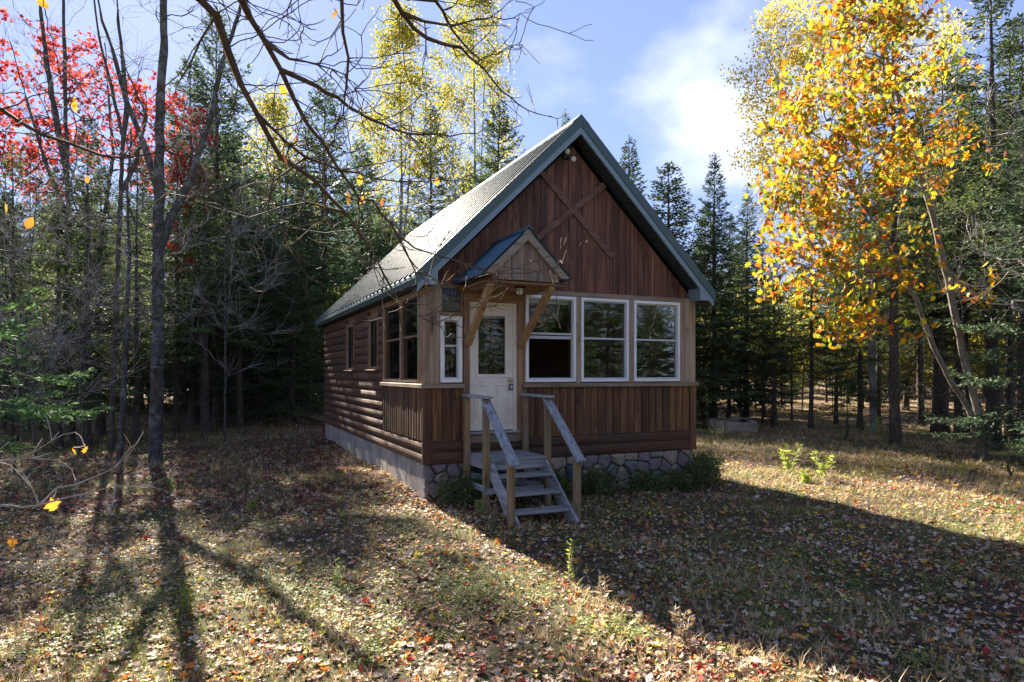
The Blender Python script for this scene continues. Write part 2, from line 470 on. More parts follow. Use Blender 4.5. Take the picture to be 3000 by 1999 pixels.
def picmat():
    """a dim outdoor picture: dusky sky, pale upright shapes, green grass"""
    m, nt, N, L, out = new_mat('picture_print')
    tc = N.new('ShaderNodeTexCoord'); sep = N.new('ShaderNodeSeparateXYZ'); L.new(tc.outputs['Generated'], sep.inputs[0])
    rp = rampn(N, [(0, (.05, .075, .025)), (.3, (.07, .085, .03)), (.42, (.03, .035, .03)), (.7, (.02, .03, .04)), (.88, (.05, .065, .13)), (1, (.06, .08, .17))])
    n = N.new('ShaderNodeTexNoise'); n.inputs['Scale'].default_value = 9; n.inputs['Detail'].default_value = 5; L.new(tc.outputs['Generated'], n.inputs['Vector'])
    L.new(mathn(N, L, 'ADD', sep.outputs[2], mathn(N, L, 'MULTIPLY', mathn(N, L, 'SUBTRACT', n.outputs['Fac'], .5), .5)), rp.inputs[0])
    w = N.new('ShaderNodeTexNoise'); w.inputs['Scale'].default_value = 1; w.inputs['Detail'].default_value = 3
    mp = N.new('ShaderNodeMapping'); mp.inputs['Scale'].default_value = (7, 1, 2.6); mp.inputs['Location'].default_value = (2.3, 0, 1.1); L.new(tc.outputs['Generated'], mp.inputs[0]); L.new(mp.outputs[0], w.inputs['Vector'])
    r2 = rampn(N, [(.52, (0, 0, 0)), (.6, (1, 1, 1))]); L.new(w.outputs['Fac'], r2.inputs[0])
    band = rampn(N, [(.28, (0, 0, 0)), (.36, (1, 1, 1)), (.82, (1, 1, 1)), (.9, (0, 0, 0))]); L.new(sep.outputs[2], band.inputs[0])
    col = mixrgb(N, L, rp.outputs[0], (.22, .27, .26), mixrgb(N, L, r2.outputs[0], band.outputs[0], 1.0, 'MULTIPLY'))
    b = N.new('ShaderNodeBsdfPrincipled'); b.inputs['Roughness'].default_value = .25; L.new(col, b.inputs['Base Color']); L.new(b.outputs[0], out.inputs[0])
    M['picture_print'] = m
picmat()

def groundmat():
    m, nt, N, L, out = new_mat('forest_soil')
    tc = N.new('ShaderNodeTexCoord')
    n1 = N.new('ShaderNodeTexNoise'); n1.inputs['Scale'].default_value = .55; n1.inputs['Detail'].default_value = 6; L.new(tc.outputs['Object'], n1.inputs['Vector'])
    n2 = N.new('ShaderNodeTexNoise'); n2.inputs['Scale'].default_value = 22; n2.inputs['Detail'].default_value = 8; n2.inputs['Roughness'].default_value = .75; L.new(tc.outputs['Object'], n2.inputs['Vector'])
    a = rampn(N, [(.3, (.030, .023, .016)), (.7, (.11, .080, .052))]); L.new(n2.outputs['Fac'], a.inputs[0])
    b_ = rampn(N, [(.3, (.035, .042, .014)), (.7, (.13, .13, .045))]); L.new(n2.outputs['Fac'], b_.inputs[0])
    f = rampn(N, [(.42, (0, 0, 0)), (.6, (1, 1, 1))]); L.new(n1.outputs['Fac'], f.inputs[0])
    col = mixrgb(N, L, a.outputs[0], b_.outputs[0], f.outputs[0])
    n3 = N.new('ShaderNodeTexVoronoi'); n3.inputs['Scale'].default_value = 9.0; L.new(tc.outputs['Object'], n3.inputs['Vector'])
    far = rampn(N, [(0, (.20, .12, .06)), (.25, (.25, .17, .10)), (.5, (.15, .10, .07)), (.75, (.30, .20, .09)), (1, (.18, .13, .09))], 'CONSTANT')
    sepc = N.new('ShaderNodeSeparateColor'); L.new(n3.outputs['Color'], sepc.inputs[0]); L.new(sepc.outputs[0], far.inputs[0])
    sp = N.new('ShaderNodeSeparateXYZ'); L.new(tc.outputs['Object'], sp.inputs[0])
    fr = N.new('ShaderNodeMapRange'); fr.inputs['From Min'].default_value = 17; fr.inputs['From Max'].default_value = 26; L.new(sp.outputs[1], fr.inputs[0])
    col = mixrgb(N, L, col, far.outputs[0], mathn(N, L, 'MULTIPLY', fr.outputs[0], .75))
    b = N.new('ShaderNodeBsdfPrincipled'); b.inputs['Roughness'].default_value = .95; b.inputs['Specular IOR Level'].default_value = .15
    L.new(col, b.inputs['Base Color'])
    bp = N.new('ShaderNodeBump'); bp.inputs['Strength'].default_value = .8; bp.inputs['Distance'].default_value = .03
    L.new(n2.outputs['Fac'], bp.inputs['Height']); L.new(bp.outputs[0], b.inputs['Normal']); L.new(b.outputs[0], out.inputs[0])
    M['forest_soil'] = m
groundmat()

bark('bark_grey', (.030, .026, .022), (.115, .102, .088), (.24, .245, .21), lich_amt=.55)
bark('bark_dark', (.035, .028, .022), (.115, .092, .075), (.17, .18, .15), lich_amt=.4)
bark('bark_twig', (.22, .185, .16), (.46, .41, .37))  # sunlit brightness of fine twigs is put into this pale colour
bark('bark_sunlit', (.34, .29, .25), (.55, .50, .45))  # sunlight on the left shrub's twigs, painted as paler bark
bark('bark_limb', (.060, .042, .030), (.16, .115, .082), (.17, .15, .09), lich_amt=.4, sc=(14, 14, 14))
bark('bark_pale', (.17, .165, .155), (.42, .41, .39), (.10, .09, .08), lich_amt=.5)
bark('bark_oak', (.10, .085, .07), (.25, .215, .18), (.30, .29, .25), lich_amt=.4)
leafmat('needles', [(0, (.036, .062, .022)), (.35, (.074, .115, .038)), (.7, (.115, .155, .050)), (1, (.19, .21, .075))], trans=.34, rough=.65, gloss=.2, objvar=.28)
leafmat('needles_blue', [(0, (.036, .068, .038)), (.5, (.076, .125, .064)), (1, (.14, .185, .090))], trans=.34, rough=.65, gloss=.2, objvar=.2)
leafmat('needles_fresh', [(0, (.05, .11, .035)), (.5, (.09, .18, .055)), (1, (.17, .26, .09))], trans=.4, rough=.6, gloss=.25)
leafmat('leaves_red', [(0, (.16, .010, .014)), (.35, (.31, .022, .022)), (.75, (.44, .05, .035)), (1, (.55, .14, .05))], trans=.55)
leafmat('leaves_yellow', [(0, (.14, .18, .025)), (.4, (.26, .28, .03)), (.75, (.44, .37, .035)), (1, (.58, .38, .03))], trans=.55)
leafmat('leaves_birch', [(0, (.46, .44, .05)), (.4, (.68, .56, .08)), (.8, (.74, .56, .08)), (1, (.66, .40, .06))], trans=.62)
leafmat('leaves_brush', [(0, (.16, .20, .03)), (.5, (.32, .33, .05)), (.85, (.48, .40, .06)), (1, (.50, .28, .05))], trans=.55)
leafmat('leaves_oak', [(0, (.09, .14, .018)), (.2, (.24, .28, .02)), (.42, (.50, .40, .02)), (.64, (.62, .34, .015)), (.80, (.60, .23, .012)), (.92, (.48, .12, .012)), (1, (.28, .07, .02))], trans=.55)
leafmat('leaves_oak_single', [(0, (.09, .14, .018)), (.2, (.24, .28, .02)), (.42, (.50, .40, .02)), (.64, (.62, .34, .015)), (.80, (.60, .23, .012)), (.92, (.48, .12, .012)), (1, (.28, .07, .02))], trans=.6, objrand=True)
leafmat('leaves_last', [(0, (.60, .30, .03)), (.5, (.66, .26, .03)), (.8, (.42, .11, .03)), (1, (.42, .32, .04))], trans=.5, objrand=True)
leafmat('leaf_litter', [(0, (.38, .235, .135)), (.12, (.56, .41, .28)), (.23, (.21, .105, .055)), (.34, (.68, .53, .39)), (.43, (.46, .28, .165)), (.55, (.27, .105, .05)), (.66, (.72, .24, .03)), (.725, (.13, .05, .04)), (.79, (.58, .44, .34)), (.87, (.76, .41, .04)), (.905, (.52, .05, .03)), (.94, (.66, .55, .08)), (.985, (.68, .57, .52))], trans=.2, rough=.6, interp='CONSTANT', gloss=.28)
leafmat('leaf_litter_red', [(0, (.16, .045, .045)), (.3, (.24, .06, .055)), (.55, (.11, .04, .04)), (.75, (.30, .12, .09)), (.9, (.36, .05, .04)), (.96, (.42, .28, .24))], trans=.25, rough=.7, interp='CONSTANT', gloss=.15)
leafmat('grass_green', [(0, (.09, .14, .02)), (.35, (.18, .22, .035)), (.6, (.32, .30, .07)), (1, (.48, .40, .17))], trans=.4)
leafmat('grass_dry', [(0, (.30, .21, .10)), (.5, (.52, .40, .22)), (1, (.72, .60, .38))], trans=.35)
leafmat('weed_dry', [(0, (.16, .11, .06)), (.5, (.28, .20, .11)), (1, (.38, .29, .17))], trans=.35)
leafmat('herb_green', [(0, (.09, .16, .025)), (.6, (.19, .26, .04)), (1, (.38, .40, .07))], trans=.4)
leafmat('weed_lime', [(0, (.20, .28, .04)), (.6, (.32, .38, .06)), (1, (.46, .46, .10))], trans=.5)
leafmat('fern_green', [(0, (.05, .095, .03)), (.6, (.10, .15, .05)), (1, (.22, .22, .06))], trans=.4)

# ------------------------------------------------------------------ ground
def build_ground():
    xs = np.concatenate([np.linspace(-400, -45, 14), np.linspace(-40, -14, 30), np.linspace(-13.6, 16, 130), np.linspace(17, 40, 26), np.linspace(46, 400, 14)])
    ys = np.concatenate([np.linspace(-200, -22, 8), np.linspace(-20, 1, 16), np.linspace(1.4, 26, 130), np.linspace(26.6, 60, 40), np.linspace(66, 600, 16)])
    X, Y = np.meshgrid(xs, ys)
    Z = G(X, np.minimum(Y, 62)); 
    V = np.stack([X, Y, Z], -1).reshape(-1, 3)
    nx, ny = len(xs), len(ys)
    i, j = np.meshgrid(np.arange(nx-1), np.arange(ny-1)); a = (j*nx + i).ravel()
    F = np.stack([a, a+1, a+nx+1, a+nx], -1)
    o = link('ground', np_mesh('ground', V, F, True), mat=M['forest_soil'])
    tag(o, kind='structure')
    o['label'] = 'leaf-strewn forest clearing ground'
build_ground()

# ------------------------------------------------------------------ cabin
W, LH = 5.115, 9.5
Z_SID, Z_BRD, Z_SILL0, Z_SILL1 = 0.61, 0.965, 1.775, 1.84
Z_WT, Z_TR1 = 3.29, 3.372
APX, APZ = W/2, 6.21
OX, OY = 0.21, 0.32            # eave and rake overhangs
SLOPE = (6.21 - 3.49)/(APX + OX)
HX, HY = -1.327, 10.144
HROT = math.atan2(0.4140, 0.910)
cabin = empty('cabin', (HX, HY, 0), HROT)
tag(cabin, 'brown wooden cabin with steep green metal roof in the clearing', 'cabin')
def cab(name, mb, mat, parent=None, smooth=False):
    return mb.build(name, M[mat], parent or cabin, smooth)
def C2W(x, y, z):
    c, s = math.cos(HROT), math.sin(HROT)
    return Vector((HX + x*c - y*s, HY + x*s + y*c, z))

def wall_cells(u0, u1, z0, z1, holes):
    us = sorted({u0, u1, *[h[0] for h in holes], *[h[1] for h in holes]}); zs = sorted({z0, z1, *[h[2] for h in holes], *[h[3] for h in holes]})
    us = [u for u in us if u0 <= u <= u1]; zs = [z for z in zs if z0 <= z <= z1]
    out = []
    for a, b in zip(us, us[1:]):
        for c, d in zip(zs, zs[1:]):
            m = ((a+b)/2, (c+d)/2)
            if not any(h[0] < m[0] < h[1] and h[2] < m[1] < h[3] for h in holes): out.append((a, b, c, d))
    return out

# openings in the front wall: x0, x1, z0, z1
DOOR = (0.717, 1.531, 1.085, 3.13)
SIDEL = (0.235, 0.592, 1.862, 2.885)
WIN = [(1.688, 2.625, 1.862, 3.288), (2.725, 3.685, 1.862, 3.288), (3.795, 4.795, 1.862, 3.288)]
SWIN = [(0.22, 2.50, 1.862, 3.25), (2.98, 3.70, 2.10, 3.10), (5.30, 6.08, 2.10, 3.10)]
TH = 0.16
def front_mesh():
    mb = MB()
    for a, b, c, d in wall_cells(0.0, W, Z_SID, 3.33, [DOOR, SIDEL, *WIN]): mb.box(a, b, 0, TH, c, d)
    mb.poly([(0.0, .04, 3.33), (W, .04, 3.33), (APX, .04, 3.33 + (W/2)*SLOPE)])
    return mb
wall_f = cab('front_wall', front_mesh(), 'interior_wall')
mb = MB()
for a, b, c, d in wall_cells(TH, LH-TH, Z_SID, 3.33, SWIN): mb.box(0, TH, a, b, c, d)
wall_l = cab('side_wall', mb, 'interior_wall')
mb = MB()
for a, b, c, d in wall_cells(TH, LH-TH, Z_SID, 3.33, [(1.2, 2.3, 1.9, 3.1), (4.5, 5.6, 1.9, 3.1)]): mb.box(W-TH, W, a, b, c, d)
wall_r = cab('side_wall', mb, 'interior_wall')
mb = MB().box(0, W, LH-TH, LH, Z_SID, 3.33); mb.poly([(0, LH-.03, 3.33), (W, LH-.03, 3.33), (APX, LH-.03, 3.33 + (W/2)*SLOPE)])
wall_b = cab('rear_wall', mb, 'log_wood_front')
cab('floor', MB().box(TH, W-TH, TH, LH-TH, .85, .95), 'interior_floor')
cab('ceiling', MB().box(TH, W-TH, TH, LH-TH, 3.22, 3.30), 'interior_wall')
cab('partition_wall', MB().box(TH, W-TH, 4.4, 4.5, .95, 3.22), 'log_wood_front')

# --- gable planks
rng = random.Random(4)
x = 0.02; k = 0
while x < W - .03:
    w = rng.uniform(.115, .145); x1 = min(x + w, W - .01)
    t0 = Z_TR1 + (min(x - 0, W - x))*SLOPE - .06; t1 = Z_TR1 + (min(x1, W - x1))*SLOPE - .06
    tm = Z_TR1 + (W/2)*SLOPE - .06
    pr = .022 + rng.uniform(-.003, .003)
    top = [(x1-.004, t1), (x+.004, t0)]
    if x < APX < x1: top = [(x1-.004, t1), (APX, tm), (x+.004, t0)]
    prof = [(x+.004, Z_TR1-.02 + rng.uniform(-.006, .006)), (x1-.004, Z_TR1-.02 + rng.uniform(-.006, .006))] + top
    mb = MB().prism(prof, lambda p: (p[0], -pr, p[1]), lambda p: (p[0], .02, p[1]))
    cab('gable_plank', mb, 'gable_wood', wall_f)
    x = x1
cab('groove_board', MB().prism([(0, Z_TR1-.02), (W, Z_TR1-.02), (APX, Z_TR1 + APX*SLOPE - .07)], lambda p: (p[0], -.006, p[1]), lambda p: (p[0], .03, p[1])), 'gable_wood', wall_f)
# X brace on the gable
def gz(px): return px
def fpt(u, v, y=-.05):
    """point of the plane y (local) seen at pixel u, v"""
    c, s = math.cos(HROT), math.sin(HROT); r = (u-1500)/FPX
    ox, oy = HX - y*s, HY + y*c
    t = (r*oy - ox)/(c - r*s); d = oy + t*s
    return (t, y, CAMZ + (HOR - v)/FPX*d)
def xbrace(a, b, y):
    p0, p1 = Vector(fpt(*a, y)), Vector(fpt(*b, y))
    cab('cross_brace', MB().beam(p0, p1, .026, .105, up=(0, 0, 1), bev=.004), 'brace_wood', wall_f)
xbrace((1586, 505), (1795, 754), -.038)
xbrace((1771, 542), (1570, 701), -.061)

# --- half-log vertical boards under the windows
def halflog(a, b, z0, z1, y0, depth, axis='x', n=5):
    prof = []
    for i in range(n+1):
        th = math.pi*i/n
        prof.append(((a+b)/2 - math.cos(th)*(b-a)/2*.985, math.sin(th)**.7*depth))
    mb = MB()
    if axis == 'x': mb.prism(prof, lambda p: (p[0], y0 - p[1], z0), lambda p: (p[0], y0 - p[1], z1))
    else: mb.prism(prof, lambda p: (y0 - p[1], p[0], z0), lambda p: (y0 - p[1], p[0], z1))
    return mb
def vboards(x0, x1, axis, parent, depth, target=.148):
    n = max(1, round((x1-x0)/target)); e = np.linspace(x0, x1, n+1)
    for i in range(n):
        zj = rng.uniform(-.006, .006)
        cab('half_log_board', halflog(e[i], e[i+1], Z_BRD+.004+zj, Z_SILL0-.003, .0, depth*rng.uniform(.9, 1.1), axis), 'board_wood', parent)
vboards(.10, .60, 'x', wall_f, .030); vboards(1.72, 5.02, 'x', wall_f, .034)
vboards(.02, 2.53, 'y', wall_l, .045)
# --- horizontal log courses
def logrow(a0, a1, z0, z1, axis, depth, parent, mat, flipx=None, nm='log_course'):
    prof = []
    for i in range(7):
        th = math.pi*i/6
        prof.append(((z0+z1)/2 - math.cos(th)*(z1-z0)/2*.985, math.sin(th)**.75*depth))
    mb = MB()
    if axis == 'x': mb.prism(prof, lambda p: (a0, -p[1], p[0]), lambda p: (a1, -p[1], p[0]))
    elif flipx is None: mb.prism(prof, lambda p: (-p[1], a0, p[0]), lambda p: (-p[1], a1, p[0]))
    else: mb.prism(prof, lambda p: (flipx + p[1], a0, p[0]), lambda p: (flipx + p[1], a1, p[0]))
    return cab(nm, mb, mat, parent)
def cut(a0, a1, z0, z1, holes):
    """pieces of a course left of, between and right of the openings"""
    segs = [(a0, a1)]
    for h in holes:
        if h[3] > z0 + .02 and h[2] < z1 - .02:
            ns = []
            for s0, s1 in segs:
                if h[0] > s0: ns.append((s0, min(s1, h[0])))
                if h[1] < s1: ns.append((max(s0, h[1]), s1))
            segs = [q for q in ns if q[1]-q[0] > .03]
    return segs
ROW = (Z_BRD - Z_SID)/2
for r in range(2):
    z0 = Z_SID + r*ROW
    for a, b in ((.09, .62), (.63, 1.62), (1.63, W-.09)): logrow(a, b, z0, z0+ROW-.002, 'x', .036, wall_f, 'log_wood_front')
holes_side = [(h[0]-.07, h[1]+.07, h[2]-.03, h[3]+.07) for h in SWIN[1:]] + [(-.1, 2.57, Z_BRD, 3.4)]
for r in range(15):
    z0 = Z_SID + r*ROW
    z1 = min(z0 + ROW - .002, 3.31)
    if z1 - z0 < .04: break
    jt = rng.uniform(2.9, 7.5)
    for a, b in cut(0.0, LH, z0, z1, holes_side):
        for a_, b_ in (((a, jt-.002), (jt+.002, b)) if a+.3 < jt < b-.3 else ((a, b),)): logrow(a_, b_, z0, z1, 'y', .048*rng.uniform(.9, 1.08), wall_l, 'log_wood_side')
    for a, b in cut(0.0, LH, z0, z1, [(1.13, 2.37, 1.85, 3.17), (4.43, 5.67, 1.85, 3.17)]): logrow(a, b, z0, z1, 'y', .048, wall_r, 'log_wood_side', W)
# corner boards
cab('corner_board', MB().box(-.052, .088, -.044, .0, Z_SID, Z_SILL0-.002, .006), 'board_wood', wall_f)
cab('corner_board', MB().box(W-.086, W+.05, -.044, .0, Z_SID, Z_SILL0-.002, .006), 'board_wood', wall_f)
# sill shelf
cab('sill_shelf', MB().box(-.085, .617, -.085, .0, Z_SILL0, Z_SILL1, .006), 'trim_grey_x', wall_f)
cab('sill_shelf', MB().box(1.625, W+.08, -.085, .0, Z_SILL0, Z_SILL1, .006), 'trim_grey_x', wall_f)
cab('sill_shelf', MB().box(-.087, .0, .0, 2.60, Z_SILL0+.001, Z_SILL1+.001, .006), 'trim_grey_z', wall_l)
# upper trim
cab('trim_board', MB().box(1.625, W-.10, -.030, .0, Z_WT+.006, Z_TR1, .004), 'trim_grey_x', wall_f)
for a, b in ((2.632, 2.718), (3.692, 3.788)): cab('window_post', MB().box(a, b, -.032, .0, Z_SILL1, Z_WT+.004, .004), 'trim_grey_z', wall_f)
cab('window_post', MB().box(4.802, 4.905, -.030, .0, Z_SILL1, Z_WT+.004, .004), 'trim_grey_z', wall_f)
cab('window_post', MB().box(4.908, W+.034, -.036, .0, Z_SILL1, Z_TR1-.003, .004), 'trim_grey_z', wall_f)
for a, b in ((-.034, .058), (.061, .148), (.151, .228)):
    cab('corner_post_board', MB().box(a, b, -.034 + rng.uniform(-.003, .003), .0, Z_SILL1, Z_TR1-.004, .004), 'trim_grey_z', wall_f)
cab('corner_post_board', MB().box(-.036, .0, .003, .20, Z_SILL1+.002, 3.30, .004), 'casing_wood', wall_l)
cab('trim_board', MB().box(.230, .62, -.028, .0, 3.315, Z_TR1, .004), 'trim_grey_x', wall_f)
cab('trim_board', MB().box(.230, .62, -.028, .0, 2.89, 2.955, .004), 'trim_grey_x', wall_f)
cab('trim_board', MB().box(.230, .268, -.026, .0, 2.957, 3.313, .004), 'trim_grey_z', wall_f)
cab('trim_board', MB().box(.552, .612, -.028, .0, 2.957, 3.313, .004), 'casing_wood', wall_f)
cab('trim_board', MB().box(.268, .552, -.012, .0, 2.957, 3.313), 'trim_grey_z', wall_f)
# side window casing
for (a, b, c, d) in ((2.505, 2.575, Z_SILL1+.003, 3.30), ): cab('window_casing', MB().box(-.036, 0, a, b, c, d, .004), 'casing_wood', wall_l)
cab('window_casing', MB().box(-.038, 0, .21, 2.503, 3.253, 3.305, .004), 'casing_wood', wall_l)
for h in SWIN[1:]:
    cab('window_casing', MB().box(-.055, 0, h[1]+.002, h[1]+.065, h[2]-.02, h[3]+.06, .004), 'casing_wood', wall_l)
    cab('window_casing', MB().box(-.055, 0, h[0]-.065, h[0]-.002, h[2]-.02, h[3]+.06, .004), 'casing_wood', wall_l)
    cab('window_casing', MB().box(-.053, 0, h[0], h[1], h[3]+.003, h[3]+.06, .004), 'casing_wood', wall_l)
    cab('window_ledge', MB().box(-.11, 0, h[0]-.09, h[1]+.09, h[2]-.045, h[2]-.02, .004), 'casing_wood', wall_l)

# --- windows: frame, two sashes, glass
def window(name, h, face, meet, fw=.05, openlow=False, mullion=None, grey='sash_grey', double=True, fmat='white_vinyl'):
    """face 'x': front wall (faces -y); 'y': long wall (faces -x)"""
    a, b, c, d = h
    def bx(mb, u0, u1, y0, y1, z0, z1, bev=.004):
        if face == 'x': mb.box(u0, u1, y0, y1, z0, z1, bev)
        elif face == 'y': mb.box(y0, y1, u0, u1, z0, z1, bev)
        else: mb.box(W - y1, W - y0, u0, u1, z0, z1, bev)
        return mb
    fr = MB()
    bx(fr, a, b, -.045, .03, c, c+fw); bx(fr, a, b, -.045, .03, d-fw, d); bx(fr, a, a+fw, -.045, .03, c+fw-.001, d-fw+.001); bx(fr, b-fw, b, -.045, .03, c+fw-.001, d-fw+.001)
    if mullion: bx(fr, mullion-.035, mullion+.035, -.042, .03, c+fw-.001, d-fw+.001)
    par = {'x': wall_f, 'y': wall_l, 'r': wall_r}[face]
    root = cab(name, fr, fmat); par = root
    # inner step of the frame (darker vinyl reveal)
    st = MB(); e = fw; q = .02
    bays = [(a+fw, b-fw)] if not mullion else [(a+fw, mullion-.035), (mullion+.035, b-fw)]
    for (p0, p1) in bays:
        bx(st, p0, p1, -.012, .028, c+e, c+e+q, .002); bx(st, p0, p1, -.012, .028, d-e-q, d-e, .002)
        bx(st, p0, p0+q, -.012, .028, c+e+q, d-e-q, .002); bx(st, p1-q, p1, -.012, .028, c+e+q, d-e-q, .002)
        if double:
            bx(st, p0+q, p1-q, -.006, .026, meet-.017, meet+.017, .002)
            if openlow: bx(st, p0+q, p1-q, .006, .036, meet-.085, meet-.035, .002)
    sx = cab('sash', st, grey, par)
    for (p0, p1) in bays:
        if double:
            cab('pane', bx(MB(), p0+q, p1-q, .006, .010, meet+.017, d-e-q, 0), 'window_glass', par)
            if not openlow: cab('pane', bx(MB(), p0+q, p1-q, .012, .016, c+e+q, meet-.017, 0), 'window_glass', par)
        else:
            cab('pane', bx(MB(), p0+q, p1-q, .008, .012, c+e+q, d-e-q, 0), 'window_glass', par)
    return root
w1 = window('window', WIN[0], 'x', 2.66, openlow=True)
w2 = window('window', WIN[1], 'x', 2.60)
w3 = window('window', WIN[2], 'x', 2.60)
w0 = window('window', SIDEL, 'x', 2.43, fw=.062)
window('window', SWIN[0], 'y', 2.60, fmat='trim_grey_z', fw=.032, mullion=1.30, grey='casing_wood')
window('window', SWIN[1], 'y', 2.62, fw=.03, grey='iron_black', fmat='trim_grey_z')
window('window', SWIN[2], 'y', 2.62, fw=.03, grey='iron_black', fmat='trim_grey_z')
window('window', (1.2, 2.3, 1.9, 3.1), 'r', 2.5)
window('window', (4.5, 5.6, 1.9, 3.1), 'r', 2.5)
# rolled blind behind the first window and inside the others
cab('roller_blind', MB().box(1.77, 2.55, .05, .075, 3.16, 3.225), 'blind_white', wall_f)

# --- door
dx0, dx1 = DOOR[0]+.012, DOOR[1]-.055
frm = MB().box(DOOR[0]-.005, DOOR[0]+.012, -.012, .06, 1.085, 3.13).box(dx1, DOOR[1]+.002, -.016, .06, 1.085, 3.13).box(DOOR[0]+.012, dx1, -.014, .06, 3.092, 3.13)
cab('door_frame', frm, 'door_paint', wall_f)
gx0, gx1, gz0, gz1 = dx0+.13, dx1-.13, 1.98, 2.93
slab = MB()
for a, b, c, d in wall_cells(dx0+.002, dx1-.003, 1.10, 3.088, [(gx0, gx1, gz0, gz1)]): slab.box(a, b, .004, .045, c, d)
door = cab('door', slab, 'door_paint')
mld = MB()
def ring(mb, a, b, c, d, w, y0, y1):
    mb.box(a, b, y0, y1, c, c+w, .003); mb.box(a, b, y0, y1, d-w, d, .003); mb.box(a, a+w, y0, y1, c+w, d-w, .003); mb.box(b-w, b, y0, y1, c+w, d-w, .003); return mb
cab('door_light_moulding', ring(mld, gx0-.035, gx1+.035, gz0-.035, gz1+.035, .045, -.012, .02), 'door_paint', door)
cab('door_pane', MB().box(gx0, gx1, .018, .022, gz0, gz1), 'window_glass', door)
for a, b in ((dx0+.075, (dx0+dx1)/2-.05), ((dx0+dx1)/2+.05, dx1-.075)):
    cab('door_panel', ring(MB(), a, b, 1.22, 1.83, .022, -.006, .006).box(a+.05, b-.05, -.004, .006, 1.27, 1.78, .003), 'door_paint', door)
cab('door_blind', MB().box(gx0+.005, gx1-.005, .026, .036, gz1-.045, gz1-.004), 'blind_white', door)
kx = dx1-.065
mb = MB().tube([(kx, .004, 1.90), (kx, -.012, 1.90)], .032, 12).tube([(kx, -.012, 1.90), (kx, -.045, 1.90)], .012, 8)
ballr = [.012, .026, .031, .027, .012]
mb.tube([(kx, -.045 - i*.011, 1.90) for i in range(5)], ballr, 12)
cab('door_knob', mb, 'brass', door, True)
# threshold and casing
cab('threshold', MB().box(DOOR[0]-.02, DOOR[1]+.03, -.10, .0, 1.058, 1.086, .004), 'step_grey_wood_x', wall_f)
cab('threshold_board', MB().box(DOOR[0]-.095, DOOR[1]+.09, -.036, .0, .915, 1.056, .004), 'porch_rake_wood', wall_f)
cab('door_casing', MB().box(.620, .716, -.046, .0, .918, 3.135, .005), 'casing_wood', wall_f)
cab('door_casing', MB().box(1.534, 1.622, -.046, .0, .918, 3.135, .005), 'casing_wood', wall_f)
cab('door_header', MB().box(.620, 1.622, -.044, .0, 3.137, 3.262, .005), 'casing_wood_x', wall_f)
cab('door_header', MB().box(.622, 1.620, -.038, .0, 3.265, 3.372, .005), 'casing_wood_x', wall_f)

# --- foundation: poured concrete along the side in form-board panels, field stone in front
fnd = cab('foundation', MB().box(.05, W-.05, .06, LH-.05, -.4, Z_SID-.003), 'mortar')
e = [0.0]
while e[-1] < LH - .2: e.append(e[-1] + rng.choice((.30, .42, .26, .55, .36)))
e[-1] = LH
for a, b in zip(e, e[1:]):
    cab('concrete_panel', MB().box(-.004 + rng.uniform(-.003, .003), .05, a+.007, b-.007, -.4, Z_SID-.004 , .004), 'concrete', fnd)
    cab('concrete_panel', MB().box(W-.05, W+.004 + rng.uniform(-.003, .003), a+.003, b-.003, -.4, Z_SID-.004, .003), 'concrete', fnd)
def clip_poly(poly, nx, ny, c):
    out = []
    for i in range(len(poly)):
        p, q = poly[i], poly[(i+1) % len(poly)]
        dp = p[0]*nx + p[1]*ny - c; dq = q[0]*nx + q[1]*ny - c
        if dp <= 0: out.append(p)
        if (dp < 0 < dq) or (dq < 0 < dp):
            t = dp/(dp-dq); out.append((p[0]+(q[0]-p[0])*t, p[1]+(q[1]-p[1])*t))
    return out
def stones():
    r = random.Random(11)
    pts = []
    tries = 0
    while len(pts) < 74 and tries < 6000:
        tries += 1
        p = (r.uniform(.02, W-.02), r.uniform(-.14, Z_SID))
        if all(((p[0]-q[0])/1.35)**2 + (p[1]-q[1])**2 > .155**2 for q in pts): pts.append(p)
    for i, p in enumerate(pts):
        poly = [(-.01, -.16), (W+.01, -.16), (W+.01, Z_SID-.008), (-.01, Z_SID-.008)]
        for j, q in enumerate(pts):
            if i == j: continue
            nx, ny = q[0]-p[0], q[1]-p[1]; L = math.hypot(nx, ny)
            if L > 1.2: continue
            mx, my = (p[0]+q[0])/2, (p[1]+q[1])/2
            nx /= L; ny /= L
            poly = clip_poly(poly, nx, ny, mx*nx + my*ny - r.uniform(.006, .013))
            if len(poly) < 3: break
        if len(poly) < 3: continue
        # soften the corners
        sm = []
        for a in range(len(poly)):
            A, B, Cc = Vector(poly[a-1]), Vector(poly[a]), Vector(poly[(a+1) % len(poly)])
            sm.append(B.lerp(A, .12)); sm.append(B.lerp(Cc, .12))
        cx = sum(q.x for q in sm)/len(sm); cy = sum(q.y for q in sm)/len(sm)
        mb = MB(); n = len(sm); dep = r.uniform(.045, .095)
        for q in sm: mb.v.append((q.x, .062, q.y))
        for q in sm: mb.v.append((q.x, .03-dep*.55, q.y))
        for q in sm: mb.v.append((cx + (q.x-cx)*.70 + r.uniform(-.012, .012), .03-dep*(1+r.uniform(-.28, .28)), cy + (q.y-cy)*.70 + r.uniform(-.012, .012)))
        for ring_ in range(2):
            for a in range(n): mb.f.append((ring_*n+a, ring_*n+(a+1) % n, (ring_+1)*n+(a+1) % n, (ring_+1)*n+a))
        mb.f.append(tuple(range(2*n, 3*n)))
        cab('foundation_stone', mb, 'field_stone', fnd)
stones()

